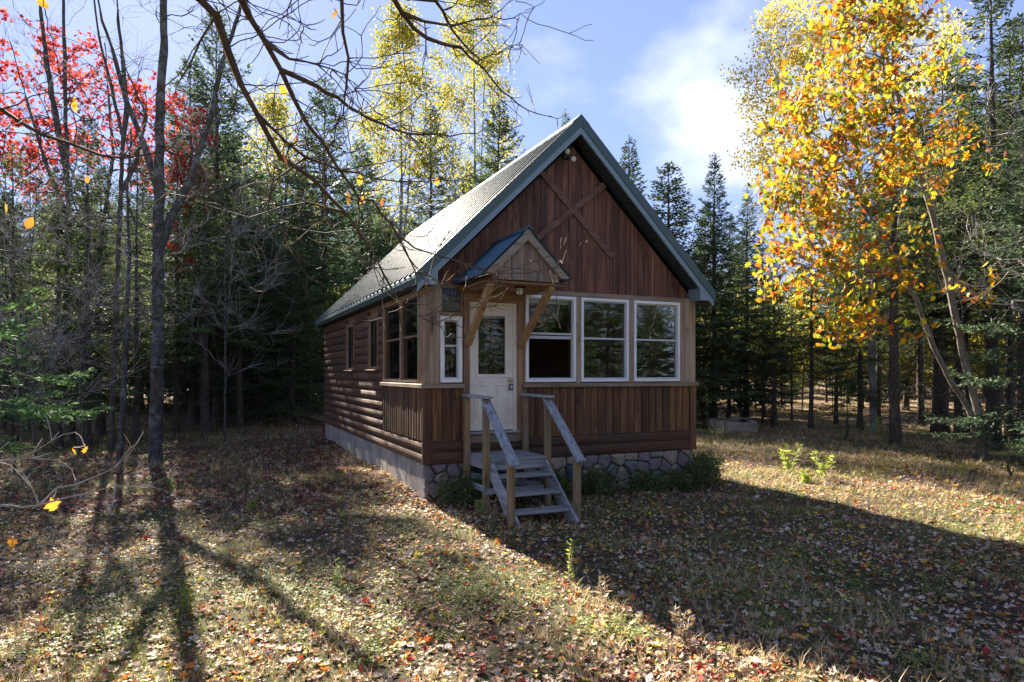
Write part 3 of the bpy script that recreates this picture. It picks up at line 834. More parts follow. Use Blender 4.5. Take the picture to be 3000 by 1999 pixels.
# --- roof: ribbed metal sheets, ridge cap, trims, soffits
def roof_pt(side, s, y, h=0.0):
    """s: distance from the eave up the slope (0..1), h: above the sheet"""
    x0 = -OX; X = x0 + (APX - x0)*s; Zr = 3.49 + (APX - x0)*s*SLOPE
    nl = math.hypot(1, SLOPE); X += -SLOPE/nl*h; Zr += h/nl
    if side > 0: X = W - X
    return (X, y, Zr)
roof_l = cab('roof_deck', MB().prism([(0, -.012), (1, -.012), (1, -.05), (0, -.05)], lambda p: roof_pt(-1, p[0], -OY+.02, p[1]), lambda p: roof_pt(-1, p[0], LH+OY-.02, p[1])), 'soffit_dark')
roof_r = cab('roof_deck', MB().prism([(0, -.012), (1, -.012), (1, -.05), (0, -.05)], lambda p: roof_pt(1, p[0], -OY+.02, p[1]), lambda p: roof_pt(1, p[0], LH+OY-.02, p[1])), 'soffit_dark')
def ribbed(side, y0, y1, parent, mat='roof_metal', pt=None, pitch=.36, rib=.030, nm='roof_sheet', s0=-.008, s1=.995):
    pt = pt or (lambda s, y, h: roof_pt(side, s, y, h))
    prof = []
    n = max(1, round((y1-y0)/pitch)); p = (y1-y0)/n
    for i in range(n):
        b = y0 + i*p
        prof += [(b, rib), (b+p*.12, rib), (b+p*.24, 0), (b+p*.88, 0)]
    prof.append((y1, rib))
    mb = MB(); m_ = len(prof)
    for s in (s0, s1):
        for (y, h) in prof: mb.v.append(pt(s, y, h))
    for i in range(m_-1): mb.f.append((i, i+1, m_+i+1, m_+i))
    return cab(nm, mb, mat, parent)
ye = np.linspace(-OY+.004, LH+OY-.004, 12)
for a, b in zip(ye, ye[1:]):
    ribbed(-1, a, b, roof_l); ribbed(1, a, b, roof_r)
cab('ridge_cap', MB().prism([(0, .045), (.16, -.10), (.16, -.13), (0, .0), (-.16, -.13), (-.16, -.10)], lambda p: (APX+p[0], -OY-.01, APZ+p[1]), lambda p: (APX+p[0], LH+OY+.01, APZ+p[1])), 'fascia_dark')
# rake trims front: dark metal band over the paler fascia
def rake(side, v0, v1, y0, y1, mat, nm, s0=-.012, s1=1.0, par=None):
    def q(s, dv, y):
        X, _, Z = roof_pt(side, s, y); return (X, y, Z + dv)
    mb = MB()
    prof = [(s0, v0), (s1, v0), (s1, v1), (s0, v1)]
    mb.prism(prof, lambda p: q(p[0], p[1], y0), lambda p: q(p[0], p[1], y1))
    return cab(nm, mb, mat, par or (roof_l if side < 0 else roof_r))
for sd in (-1, 1):
    rake(sd, -.155, .030, -OY-.022, -OY+.02, 'fascia_dark', 'rake_trim')
    rake(sd, -.275, -.150, -OY-.004, -OY+.03, 'fascia_light', 'rake_fascia', s0=.0)
    rake(sd, -.27, .02, LH+OY-.02, LH+OY+.02, 'fascia_dark', 'rake_trim')
    # soffit panels under the front overhang
    ns = 24
    for i in range(ns):
        s0, s1 = i/ns + .0015, (i+1)/ns - .0015
        rake(sd, -.262, -.245, -OY+.032, -.002, 'soffit_dark', 'soffit_panel', s0, s1)
# eave fascia, drip edge and soffit
for sd in (-1, 1):
    par = roof_l if sd < 0 else roof_r
    X0 = -OX if sd < 0 else W+OX; sgn = -1 if sd < 0 else 1
    def sb(a, b): return (min(X0+sgn*a, X0+sgn*b), max(X0+sgn*a, X0+sgn*b))
    a, b = sb(-.030, .004)
    cab('eave_fascia', MB().box(a, b, -OY+.034, LH+OY-.03, 3.325, 3.455, .004), 'fascia_dark', par)
    a, b = sb(-.004, .022)
    cab('drip_edge', MB().box(a, b, -OY+.03, LH+OY-.03, 3.405, 3.462, .004), 'fascia_light' , par)
    a, b = sb(-OX-.02, -.032)
    cab('eave_soffit', MB().box(a, b, -OY+.034, LH+OY-.03, 3.318, 3.332), 'soffit_dark', par)
# boxed returns at the foot of the front rakes
for sd in (-1, 1):
    par = roof_l if sd < 0 else roof_r
    pr = [(-OX-.004, 3.318), (.10, 3.318), (.10, 3.60), (-OX-.004, 3.36)]
    fx = (lambda q: q) if sd < 0 else (lambda q: W - q)
    cab('eave_return', MB().prism(pr, lambda p: (fx(p[0]), -OY-.006, p[1]), lambda p: (fx(p[0]), -.002, p[1])), 'fascia_light', par)
# chimney pipe with cap just behind the ridge
mb = MB().tube([(APX+.55, 4.1, 5.2), (APX+.55, 4.1, 6.42)], .12, 16)
ch = cab('chimney_pipe', mb, 'iron_black', roof_r, True)
cab('chimney_cap', MB().tube([(APX+.55, 4.1, 6.44), (APX+.55, 4.1, 6.47), (APX+.55, 4.1, 6.56)], [.2, .2, .05], 18), 'aluminium', roof_r, True)

# --- porch roof over the door
PX, PD, PHW = 1.154, 1.22, .685
PZ0, PZ1 = 3.405, 4.075
porch = cab('porch_roof', MB().box(PX-.50, PX+.50, -PD+.10, -.047, 3.305, 3.325), 'casing_wood')
def ppt(side, s, y, h=0.0):
    nl = math.sqrt(.5); X = PX + side*PHW*(1-s); Zr = PZ0 + (PZ1-PZ0)*s
    return (X + side*nl*h, y, Zr + nl*h)
for sd in (-1, 1):
    cab('porch_deck', MB().prism([(0.02, -.012), (1, -.012), (1, -.034), (.02, -.034)], lambda p: ppt(sd, p[0], -PD+.03, p[1]), lambda p: ppt(sd, p[0], -.026, p[1])), 'porch_gable_wood', porch)
    ribbed(sd, -PD-.03, -.028, porch, 'porch_metal', pt=lambda s, y, h, sd=sd: ppt(sd, s, y, h), pitch=.15, rib=.016, nm='porch_sheet', s0=-.04, s1=1.0)
    # rake board
    cab('porch_rake_board', MB().prism([(.0, -.014), (1.0, -.014), (1.0, -.115), (.09, -.115)], lambda p: ppt(sd, p[0], -PD-.008 - (.002 if sd > 0 else 0), p[1]), lambda p: ppt(sd, p[0], -PD+.03, p[1])), 'porch_rake_wood', porch)
cab('porch_ridge_cap', MB().prism([(0, .028), (.07, -.04), (.07, -.052), (0, .012), (-.07, -.052), (-.07, -.04)], lambda p: (PX+p[0], -PD-.04, PZ1+p[1]+.012), lambda p: (PX+p[0], -.03, PZ1+p[1]+.012)), 'porch_metal', porch)
x = PX-.52
while x < PX+.5:
    w = rng.uniform(.085, .14); x1 = min(x+w, PX+.53)
    zt = lambda q: PZ1 - .05 - abs(q-PX)*(PZ1-PZ0)/PHW
    top = [(x1-.003, zt(x1)), (x+.003, zt(x))]
    if x < PX < x1: top = [(x1-.003, zt(x1)), (PX, zt(PX)), (x+.003, zt(x))]
    zb = 3.335 + rng.uniform(-.004, .004)
    if min(t[1] for t in top) > zb + .01:
        cab('porch_plank', MB().prism([(x+.003, zb), (x1-.003, zb)] + top, lambda p: (p[0], -PD+.045, p[1]), lambda p: (p[0], -PD+.07, p[1])), 'porch_gable_wood', porch)
    x = x1
for sx in (-.46, .46):
    cab('porch_beam', MB().box(PX+sx-.042, PX+sx+.042, -PD+.075, -.05, 3.327, 3.405, .004), 'porch_gable_wood', porch)
for i in range(7):
    a = -PD+.10 + i*(PD-.16)/7
    cab('porch_soffit_board', MB().box(PX-.66, PX+.66, a+.003, a+(PD-.16)/7-.003, 3.290, 3.303), 'casing_wood_x', porch)
for bx_ in (.668, 1.578):
    cab('porch_bracket', MB().beam((bx_, -.085, 2.46), (bx_+.03*(1 if bx_ > 1 else -1), -PD+.14, 3.288), 0.095, .095, up=(1, 0, 0), bev=.006), 'bracket_wood', porch)

# --- entry steps (stand free in front of the door)
steps = empty('entry_steps', tuple(C2W(1.14, -.9, 0)), HROT)
tag(steps, 'weathered grey wooden entry steps with handrails below the cabin door', 'steps')
SX, SY = 1.14, -.9
def stp(name, mb, mat):
    mb.v = [(v[0]-SX, v[1]-SY, v[2]) for v in mb.v]
    return mb.build(name, M[mat], steps)
XL, XR = .640, 1.640
for px in (XL, XR):
    stp('post', MB().box(px-.044, px+.044, -.155, -.067, -.15, 1.64, .006), 'step_post_wood')
    stp('post', MB().box(px-.044, px+.044, -.935, -.847, -.15, 1.62, .006), 'step_post_wood')
    stp('post', MB().box(px-.044, px+.044, -1.81, -1.722, -.15, .80, .006), 'step_post_wood')
    stp('handrail_cap', MB().beam((px, -.05, 1.662), (px, -.985, 1.655), .14, .036, bev=.005), 'step_grey_wood')
    stp('handrail', MB().beam((px, -.865, 1.625), (px, -1.90, .790), .14, .038, up=(0, 0, 1), bev=.006), 'step_grey_wood')
    sgn = 1 if px < 1 else -1
    stp('stringer', MB().beam((px+sgn*.066, -.91, .63), (px+sgn*.066, -1.86, -.10), .038, .225, up=(0, 0, 1), bev=.005), 'step_grey_wood')
    stp('side_joist', MB().box(px+sgn*.046-.0, px+sgn*.084, -.93, -.05, .585, .738, .004) if sgn > 0 else MB().box(px-.084, px-.046, -.93, -.05, .585, .738, .004), 'step_grey_wood')
    stp('side_brace', MB().box(px-.066, px-.046, -.98, -.12, .30, .39, .004) if sgn > 0 else MB().box(px+.046, px+.066, -.98, -.12, .30, .39, .004), 'step_grey_wood')
for i in range(6):
    a = -.955 + i*.152
    stp('deck_board', MB().box(XL+.047, XR-.047, a, a+.147, .741, .772, .004), 'step_grey_wood_x')
stp('front_joist', MB().box(XL+.086, XR-.086, -.952, -.914, .60, .739, .004), 'step_grey_wood_x')
for yf, zt in ((-1.20, .552), (-1.46, .338), (-1.72, .138)):
    stp('tread', MB().box(XL+.087, XR-.087, yf-.01, yf+.235, zt-.038, zt, .006), 'step_grey_wood_x')
stp('cross_brace', MB().box(XL-.05, XR-.10, -.958, -.937, .26, .35, .004), 'step_grey_wood_x')
stp('cross_brace', MB().beam((XL+.06, -.14, .42), (XR-.06, -.80, .32), .022, .09, bev=.003), 'step_grey_wood_x')

# --- small things fixed to the cabin
def at_cab(name, x, y, z, label, cat):
    o = empty(name, tuple(C2W(x, y, z)), HROT); return tag(o, label, cat)
fl = at_cab('flood_light', 2.42, -.035, 5.62, 'twin round flood light under the peak of the gable', 'light')
MB().box(-.05, .05, -.02, .012, -.05, .05, .006).build('base_plate', M['iron_black'], fl)
for q0, q1 in ((Vector((-.02, -.02, .02)), Vector((-.06, -.15, .035))), (Vector((.02, -.02, -.02)), Vector((.06, -.15, -.075)))):
    d = (Vector((-.25, -1, -.35))).normalized()
    MB().tube([q0, q1], .012, 8).build('arm', M['iron_black'], fl)
    lamp = MB().tube([q1 - d*.06, q1 - d*.03, q1 + d*.02, q1 + d*.05], [.018, .028, .042, .046], 14).build('lamp_head', M['white_vinyl'], fl, True)
    MB().tube([q1 + d*.051, q1 + d*.062, q1 + d*.068], [.044, .034, .014], 14).build('lens', M['lamp_glass'], lamp, True)
pl = at_cab('porch_light', PX+.02, -.90, 3.289, 'caged brown porch light on the ceiling above the door', 'light')
MB().tube([(0, 0, 0), (0, 0, -.035)], [.075, .075], 16).build('base', M['iron_black'], pl)
MB().tube([(0, 0, -.036), (0, 0, -.06), (0, 0, -.10), (0, 0, -.125), (0, 0, -.135)], [.055, .062, .058, .038, .012], 14).build('globe', M['lamp_glass'], pl, True)
for k in range(6):
    th = k*math.pi/3
    MB().tube([(math.cos(th)*.066, math.sin(th)*.066, -.03), (math.cos(th)*.070, math.sin(th)*.070, -.09), (math.cos(th)*.045, math.sin(th)*.045, -.135), (0, 0, -.146)], .004, 5).build('cage_bar', M['iron_black'], pl)
MB().tube([(math.cos(t*math.pi/8)*.071, math.sin(t*math.pi/8)*.071, -.075) for t in range(17)], .004, 5, False).build('cage_ring', M['iron_black'], pl)
pc = at_cab('picture_panel', .410, -.012, 2.957, 'small dark picture panel above the narrow window beside the door', 'picture')
MB().box(-.137, .137, -.008, -.001, .008, .350).build('print', M['picture_print'], pc)
fr = MB(); ring(fr, -.142, .142, .003, .355, .008, -.016, -.0005); fr.build('frame', M['iron_black'], pc)
hk = at_cab('plant_hook', .10, -.036, 2.62, 'black iron plant hook on the corner post', 'hook')
MB().box(-.008, .008, -.008, .0, -.02, .25, .002).build('back_plate', M['iron_black'], hk)
MB().tube([(0, -.006, .225), (0, -.10, .24), (.0, -.20, .235), (0, -.215, .25)], .006, 6).build('arm', M['iron_black'], hk)
MB().tube([(0, -.006, .09), (0, -.05, .14), (0, -.15, .236)], .005, 6).build('strut', M['iron_black'], hk)
lb = at_cab('key_box', kx, -.05, 1.735, 'grey key lock box hanging from the brass door knob', 'lock')
MB().box(-.032, .032, -.028, .012, 0, .105, .006).build('body', M['lockbox_grey'], lb)
MB().tube([(-.02, -.006, .10), (-.022, -.006, .155), (0, -.006, .178), (.022, -.006, .155), (.02, -.006, .10)], .005, 6).build('shackle', M['aluminium'], lb)
MB().box(-.012, .012, -.032, -.028, .03, .075, .001).build('dial_panel', M['aluminium'], lb)
# antenna on a mast at the rear gable
an0 = P(1352, 590, 19.6); an1 = P(1106, 603, 17.6)
an = empty('tv_antenna', (an0.x, an0.y, 0)); tag(an, 'grey television antenna sticking out behind the cabin roof', 'antenna')
O = Vector((an0.x, an0.y, 0))
MB().tube([(0, 0, 0), (0, 0, an0.z+.3)], .022, 8).build('mast', M['aluminium'], an)
a0, a1 = an0 - O + Vector((.4, .3, 0)), an1 - O
MB().tube([a0, a1], .014, 6).build('boom', M['aluminium'], an)
dr = (a1-a0).normalized(); sd_ = dr.cross(Vector((0, 0, 1))).normalized()
MB().tube([a0 + Vector((0, 0, -.16)), a0.lerp(a1, .66) + Vector((0, 0, -.17))], .013, 6).build('brace', M['aluminium'], an)
for i in range(6):
    c = a0.lerp(a1, .15 + i*.12); L_ = .42 - i*.03
    MB().tube([c - sd_*L_ - dr*.1, c, c + sd_*L_ - dr*.1], .004, 5).build('element', M['aluminium'], an)
c = a0.lerp(a1, .72)
for s in (-1, 1): MB().tube([c, c + dr*.55 + Vector((0, 0, .34*s))], .010, 5).build('reflector_bar', M['aluminium'], an)

# ================================================================== vegetation
def unit(a): return a/np.maximum(np.linalg.norm(a, axis=-1, keepdims=True), 1e-9)

def seg_mesh(name, p0, p1, r0, r1, thick=.035):
    """tapered stems between points, more sides on the thick ones"""
    p0, p1 = np.asarray(p0, float), np.asarray(p1, float); r0, r1 = np.asarray(r0, float), np.asarray(r1, float)
    Vs, Fs, base = [], [], 0
    for k, sel in ((9, r0 >= thick), (4, (r0 < thick) & (r0 >= .010)), (3, r0 < .010)):
        if not sel.any(): continue
        a, b, ra, rb = p0[sel], p1[sel], r0[sel], r1[sel]
        d = unit(b - a)
        ref = np.where(np.abs(d[:, 2:3]) < .9, np.array([[0, 0, 1.]]), np.array([[1., 0, 0]]))
        u = unit(np.cross(ref, d)); w = np.cross(d, u)
        th = 2*np.pi*np.arange(k)/k
        circ = u[:, None]*np.cos(th)[None, :, None] + w[:, None]*np.sin(th)[None, :, None]
        A = a[:, None] + circ*ra[:, None, None]; B = b[:, None] + circ*rb[:, None, None]
        n = len(a); V = np.concatenate([A, B], 1).reshape(-1, 3)
        j = np.arange(k); q = np.stack([j, (j+1) % k, k+(j+1) % k, k+j], -1)
        F = (q[None] + (np.arange(n)*2*k)[:, None, None] + base).reshape(-1, 4)
        Vs.append(V); Fs.append(F); base += len(V)
    return np_mesh(name, np.concatenate(Vs), np.concatenate(Fs), True)

def kites(Pp, D, L, Wd, rs, mid=.45):
    """flat pointed blades: base point, direction, length, half width"""
    n = len(Pp); S = unit(np.cross(D, rs.normal(size=(n, 3))))
    m = Pp + D*(L*mid)[:, None]
    V = np.stack([Pp, m + S*Wd[:, None], Pp + D*L[:, None], m - S*Wd[:, None]], 1).reshape(-1, 3)
    F = np.arange(n*4).reshape(-1, 4)
    return V, F

def scatter(tmplV, tmplF, pos, rot, scl):
    """many copies of one small template: rot (n,3,3)"""
    n, k = len(pos), len(tmplV)
    V = np.einsum('nij,kj->nki', rot, tmplV)*scl[:, None, None] + pos[:, None]
    F = (tmplF[None] + (np.arange(n)*k)[:, None, None])
    return V.reshape(-1, 3), F.reshape(-1, tmplF.shape[1])

def euler_mats(a, b, c):
    """yaw a, then tilt b about x, roll c first about z"""
    def Rz(t): z = np.zeros_like(t); o = z+1; return np.stack([np.stack([np.cos(t), -np.sin(t), z], -1), np.stack([np.sin(t), np.cos(t), z], -1), np.stack([z, z, o], -1)], -2)
    def Rx(t): z = np.zeros_like(t); o = z+1; return np.stack([np.stack([o, z, z], -1), np.stack([z, np.cos(t), -np.sin(t)], -1), np.stack([z, np.sin(t), np.cos(t)], -1)], -2)
    return Rz(a) @ Rx(b) @ Rz(c)

# ---- leaf outlines (fans round a raised middle)
def fan(outline, cup=.15):
    n = len(outline); V = [(0, 0, 0)] + [(x, y, cup*(x*x + y*y)) for x, y in outline]
    return np.array(V, float), np.array([(0, 1+i, 1+(i+1) % n) for i in range(n)])
def mirror(h): return h + [(-x, y) for x, y in reversed(h) if abs(x) > 1e-6]
MAPLE = fan(mirror([(0, -.55), (.30, -.42), (.24, -.22), (.58, -.05), (.40, .10), (.44, .34), (.18, .24), (0, .62)]), .3)
OAK = fan(mirror([(0, -.62), (.13, -.38), (.34, -.30), (.18, -.16), (.44, .00), (.20, .10), (.36, .34), (.13, .34), (0, .62)]), .25)
OVAL = fan(mirror([(0, -.55), (.24, -.30), (.33, .0), (.22, .32), (0, .58)]), .4)
ROUND = fan([(math.cos(t)*.42, math.sin(t)*.42) for t in np.linspace(0, 2*math.pi, 7)[:-1]], .3)
KITE = (np.array([(0, -.5, 0), (.34, -.05, .05), (0, .55, 0), (-.34, -.05, .05)], float), np.array([(0, 1, 2, 3)]))

# ---- conifers
def conifer(seed, H, Rr, cb, dense=1.0, dead=True, r0=None, tuft=.105, droop=.25, wide_top=.75, gap=.15, stick=1.0, ndead=1.0):
    rs = np.random.RandomState(seed)
    r0 = r0 or (.03 + H*.0088)
    zs = np.linspace(0, H, 16); wob = np.cumsum(rs.normal(0, .02, (16, 2)), 0)*.6; wob[0] = 0
    def axis(z):
        return np.array([np.interp(z, zs, wob[:, 0]), np.interp(z, zs, wob[:, 1]), z])
    p0, p1, a0, a1 = [], [], [], []
    def rad(z): return max(.006, r0*(1 - z/H)**.85)
    for i in range(15):
        p0.append(axis(zs[i])); p1.append(axis(zs[i+1])); a0.append(rad(zs[i])*(1.35 if i == 0 else 1)); a1.append(rad(zs[i+1]))
    p0.append(np.array([0, 0, -.4])); p1.append(np.zeros(3)); a0.append(r0*1.6); a1.append(r0*1.35)
    TP, TD, TL, TW = [], [], [], []
    z = cb
    while z < H - .12:
        f = (z - cb)/(H - cb)
        Lb = Rr*(1 - f)**wide_top*(.55 + .45*min(1, f*6 + .35))
        nb = rs.randint(4, 7) if f < .9 else 4
        ph = rs.uniform(0, 6.28)
        for b in range(nb):
            if rs.rand() < gap: continue
            L = max(.10, Lb*rs.uniform(.62, 1.18)); az = ph + b*6.283/nb + rs.normal(0, .28)
            el = -.30 + 1.05*f + rs.normal(0, .10)
            n = max(4, int(L/.16)); t = np.linspace(0, 1, n)
            hd = np.array([math.cos(az), math.sin(az), 0])
            bend = -droop*L*np.sin(t*2.2)*.35 + .10*L*t**3
            pts = axis(z) + hd*(t*L*math.cos(el))[:, None] + np.array([0, 0, 1])*(t*L*math.sin(el) + bend)[:, None]
            pts[:, 2] += rs.normal(0, .012, n)
            rb = .005 + .010*L
            m = max(2, n//3)
            ii = np.unique(np.linspace(0, n-1, m+1).astype(int))
            for q0, q1 in zip(ii, ii[1:]):
                p0.append(pts[q0]); p1.append(pts[q1]); a0.append(rb*(1-t[q0]*.9)); a1.append(rb*(1-t[q1]*.9))
            # twigs along the branch
            nt = max(6, int(L/.036*dense)); tt = rs.uniform(.12 if f > .3 else .22, 1.0, nt)
            bp = np.stack([np.interp(tt, t, pts[:, c]) for c in range(3)], -1)
            ax = unit(np.gradient(pts, axis=0)); ad = unit(np.stack([np.interp(tt, t, ax[:, c]) for c in range(3)], -1))
            sd = unit(np.cross(ad, [0, 0, 1.0])); sg = rs.choice([-1, 1], nt)
            ang = rs.uniform(.5, 1.15, nt)
            tl = np.minimum(.50, (.16 + .42*L*(1-tt)*.8))*rs.uniform(.6, 1.15, nt)
            tdir = unit(ad*np.cos(ang)[:, None] + sd*(sg*np.sin(ang))[:, None] + np.array([0, 0, 1.])*rs.normal(-.10, .16, nt)[:, None])
            k = np.maximum(1, (tl/(tuft*.72)).astype(int))
            idx = np.repeat(np.arange(nt), k); off = np.concatenate([np.arange(q) for q in k])
            fr = (off + rs.uniform(0, .7, len(off)))/k[idx]
            cp = bp[idx] + tdir[idx]*(fr*tl[idx])[:, None]
            spread = rs.normal(0, .42, (len(idx), 3))
            dd = unit(tdir[idx] + spread); dd[:, 2] -= .06
            TP.append(cp); TD.append(unit(dd)); TL.append(tuft*rs.uniform(.8, 1.6, len(idx))); TW.append(tuft*rs.uniform(.15, .27, len(idx)))
            # the tip
            TP.append(pts[-1:]); TD.append(ax[-1:]); TL.append(np.array([tuft*1.5])); TW.append(np.array([tuft*.2]))
        z += rs.uniform(.20, .33)*(1.15 if f < .5 else (.85 if f < .85 else .55))
    # leader
    nt = int(14*dense); TP.append(axis(H-.02) - np.array([0, 0, 1.])*rs.uniform(0, .35, nt)[:, None]); dd = rs.normal(0, .5, (nt, 3)); dd[:, 2] = 1
    TD.append(unit(dd)); TL.append(np.full(nt, tuft*1.2)); TW.append(np.full(nt, tuft*.16))
    # dead lower branches
    if dead:
        for _ in range(int((cb*9 + 6)*ndead)):
            zz = rs.uniform(.6, cb + .25*(H-cb)); L = rs.uniform(.35, 1.25)*stick; az = rs.uniform(0, 6.28); el = rs.uniform(-.35, .15)
            hd = np.array([math.cos(az)*math.cos(el), math.sin(az)*math.cos(el), math.sin(el)])
            q = axis(zz); r_ = .009*stick + .003
            for st in range(4):
                hd = unit(hd + rs.normal(0, .13, 3)); nq = q + hd*L/4
                p0.append(q); p1.append(nq); a0.append(r_*(1-st*.23)); a1.append(r_*(1-(st+1)*.23)); 
                if st >= 1:
                    for _k in range(3):
                        sdv = unit(hd + rs.normal(0, .7, 3)); l2 = rs.uniform(.12, .40)*stick
                        p0.append(nq); p1.append(nq + sdv*l2); a0.append(.0055); a1.append(.003)
                q = nq
    tr = seg_mesh('trunk', p0, p1, a0, a1)
    V, F = kites(np.concatenate(TP), np.concatenate(TD), np.concatenate(TL), np.concatenate(TW), rs)
    return tr, np_mesh('crown', V, F)

CON = {}
def con(key, mat, barkmat, *a, **k):
    tr, cr = conifer(*a, **k); tr.materials.append(M[barkmat]); cr.materials.append(M[mat]); CON[key] = (tr, cr, a[1])
con('stand_a', 'needles', 'bark_dark', 1, 12.0, 2.6, 1.9, dense=.9, gap=.22, ndead=2.2)
con('stand_b', 'needles', 'bark_dark', 2, 12.5, 2.2, 3.8, dense=.85, gap=.30, ndead=2.6)
con('stand_c', 'needles_blue', 'bark_dark', 3, 11.0, 2.7, 1.3, dense=.95, gap=.20, ndead=1.6)
con('full_a', 'needles_blue', 'bark_dark', 4, 10.0, 2.7, .8, dense=1.05, gap=.14)
con('full_b', 'needles', 'bark_dark', 5, 9.0, 2.3, .6, dense=1.1, gap=.14)
con('spire', 'needles_blue', 'bark_dark', 6, 11.5, 2.2, 1.3, dense=1.2, gap=.10, wide_top=1.0)
con('bough', 'needles_fresh', 'bark_dark', 10, 3.3, 1.75, 1.5, dense=1.3, gap=.12, tuft=.07, dead=True)
con('sap', 'needles', 'bark_dark', 8, 1.2, .55, .08, dense=1.3, gap=.08, tuft=.045, dead=False)
con('pole', 'needles', 'bark_dark', 9, 11.0, 1.5, 4.6, dense=.8, gap=.3, ndead=2.6, r0=.07)

tree_rng = random.Random(21)
def plant(key, x, y, H=None, rz=None, label='', group=None, name='spruce_tree', fat=1.0, lean=0.0, cat='tree'):
    tr, cr, h0 = CON[key]
    s = (H or h0)/h0
    o = empty(name, (x, y, g(x, y) - .03), tree_rng.uniform(0, 6.28) if rz is None else rz)
    o.scale = (s*fat, s*fat, s)
    if lean: o.rotation_euler = (tree_rng.uniform(-lean, lean), tree_rng.uniform(-lean, lean), o.rotation_euler[2])
    tag(o, label, cat, group)
    link('trunk', tr, o); link('crown', cr, o)
    return o
def ux(u, d): return (u-1500)/FPX*d
def htop(v, x, d): return CAMZ + (HOR - v)/FPX*d - g(x, d)

# ---- broad-leaved trees: stems given, side branches grown to targets
class Tree:
    def __init__(s, seed): s.rs = np.random.RandomState(seed); s.p = []; s.par = []; s.dir = []; s.tips = []; s.fixr = {}
    def stem(s, pts, start=None, r=None, step=.25):
        pts = [np.asarray(tuple(q), float) for q in pts]; last = start
        first = True
        for i in range(len(pts)):
            seq = [pts[i]] if i == 0 else [pts[i-1] + (pts[i]-pts[i-1])*t for t in np.linspace(0, 1, max(2, int(np.linalg.norm(pts[i]-pts[i-1])/step)+1))[1:]]
            for q in seq:
                if first and start is not None: first = False; 
                j = len(s.p); s.p.append(q + (s.rs.normal(0, .008, 3) if j else 0)); s.par.append(-1 if last is None else last)
                s.dir.append(unit(s.p[j] - s.p[last]) if last is not None else np.array([0, 0, 1.]))
                if r is not None:
                    f = (i/(len(pts)-1)) if len(pts) > 1 else 0; s.fixr[j] = r[0] + (r[1]-r[0])*f
                last = j
        return last
    def near(s, q): return int(np.argmin(np.linalg.norm(np.array(s.p) - np.asarray(tuple(q)), axis=1)))
    def grow(s, targets, step=.16, up=.5, wob=.05, curl=.5, minz=None):
        targets = np.asarray(targets, float)
        A = np.array(s.p)
        order = np.argsort(((targets[:, None] - A[None])**2).sum(-1).min(1)) if len(A)*len(targets) < 4e6 else np.arange(len(targets))
        cap = len(s.p) + len(targets)*60
        buf = np.zeros((cap, 3)); buf[:len(A)] = A; n = len(A)
        for ti in order:
            q = targets[ti]; B = buf[:n]; dv = q - B; dist = np.linalg.norm(dv, axis=1)
            cost = dist + up*np.maximum(0, B[:, 2] - q[2] + .35*np.hypot(dv[:, 0], dv[:, 1]))
            if minz is not None: cost = cost + (B[:, 2] < minz)*50
            i = int(np.argmin(cost)); L = dist[i]
            if L < .05: continue
            m = max(2, int(L/step)); t = np.linspace(0, 1, m+1)[1:]
            d0 = unit(s.dir[i]*curl + dv[i]/L*(1-curl*.4)); h1 = B[i] + d0*L*.4; h2 = q - unit(dv[i]/L + np.array([0, 0, .35]))*L*.3
            C = ((1-t)**3)[:, None]*B[i] + (3*t*(1-t)**2)[:, None]*h1 + (3*t*t*(1-t))[:, None]*h2 + (t**3)[:, None]*q
            C[:-1] += s.rs.normal(0, wob*min(L, 1)*.5, (m-1, 3))
            last = i
            for c in C:
                if n >= cap: break
                s.p.append(c); s.par.append(last); s.dir.append(unit(c - s.p[last])); buf[n] = c; last = n; n += 1
            s.tips.append(last)
    def twigs(s, per=4, L=(.15, .5), seg=3, spread=.8, upv=.15, frm=None, rt=.0022):
        src = frm if frm is not None else list(s.tips)
        new = []
        for i in src:
            for _ in range(per):
                d = unit(s.dir[i] + s.rs.normal(0, spread, 3)*.6 + np.array([0, 0, upv])); l = s.rs.uniform(*L); last = i
                for k in range(seg):
                    d = unit(d + s.rs.normal(0, .22, 3) + np.array([0, 0, .06])); j = len(s.p)
                    s.p.append(s.p[last] + d*l/seg); s.par.append(last); s.dir.append(d); last = j
                new.append(last)
        s.tips2 = new; return new
    def radii(s, tip=.003, ex=2.35, rmax=.3):
        n = len(s.p); acc = np.zeros(n); r = np.zeros(n)
        for i in range(n-1, -1, -1):
            r[i] = max(tip, acc[i]**(1/ex)) if acc[i] > 0 else tip
            if i in s.fixr: r[i] = max(r[i], s.fixr[i]) if False else s.fixr[i]
            if s.par[i] >= 0: acc[s.par[i]] += r[i]**ex
        return np.minimum(r, rmax)
    def mesh(s, name, tip=.003, ex=2.35, rmax=.3):
        r = s.radii(tip, ex, rmax); p = np.array(s.p); par = np.array(s.par); k = np.where(par >= 0)[0]
        rp = np.minimum(r[par[k]], np.where([(i in s.fixr) for i in k], 9, 1)*r[k]*1.6)
        return seg_mesh(name, p[par[k]], p[k], rp, r[k])
    def split_mesh(s, tip, ex, rmax, cut=.009):
        r = s.radii(tip, ex, rmax); p = np.array(s.p); par = np.array(s.par); k = np.where(par >= 0)[0]
        rp = np.minimum(r[par[k]], np.where([(i in s.fixr) for i in k], 9, 1)*r[k]*1.6); ok = np.zeros(len(p), bool); ok[par < 0] = True; rpf = np.zeros(len(p)); rpf[k] = rp
        for i in k: ok[i] = ok[par[i]] and rpf[i] >= cut
        b = ok[k]
        return seg_mesh('trunk', p[par[k[b]]], p[k[b]], rp[b], r[k[b]]), seg_mesh('twigs', p[par[k[~b]]], p[k[~b]], rp[~b], r[k[~b]])
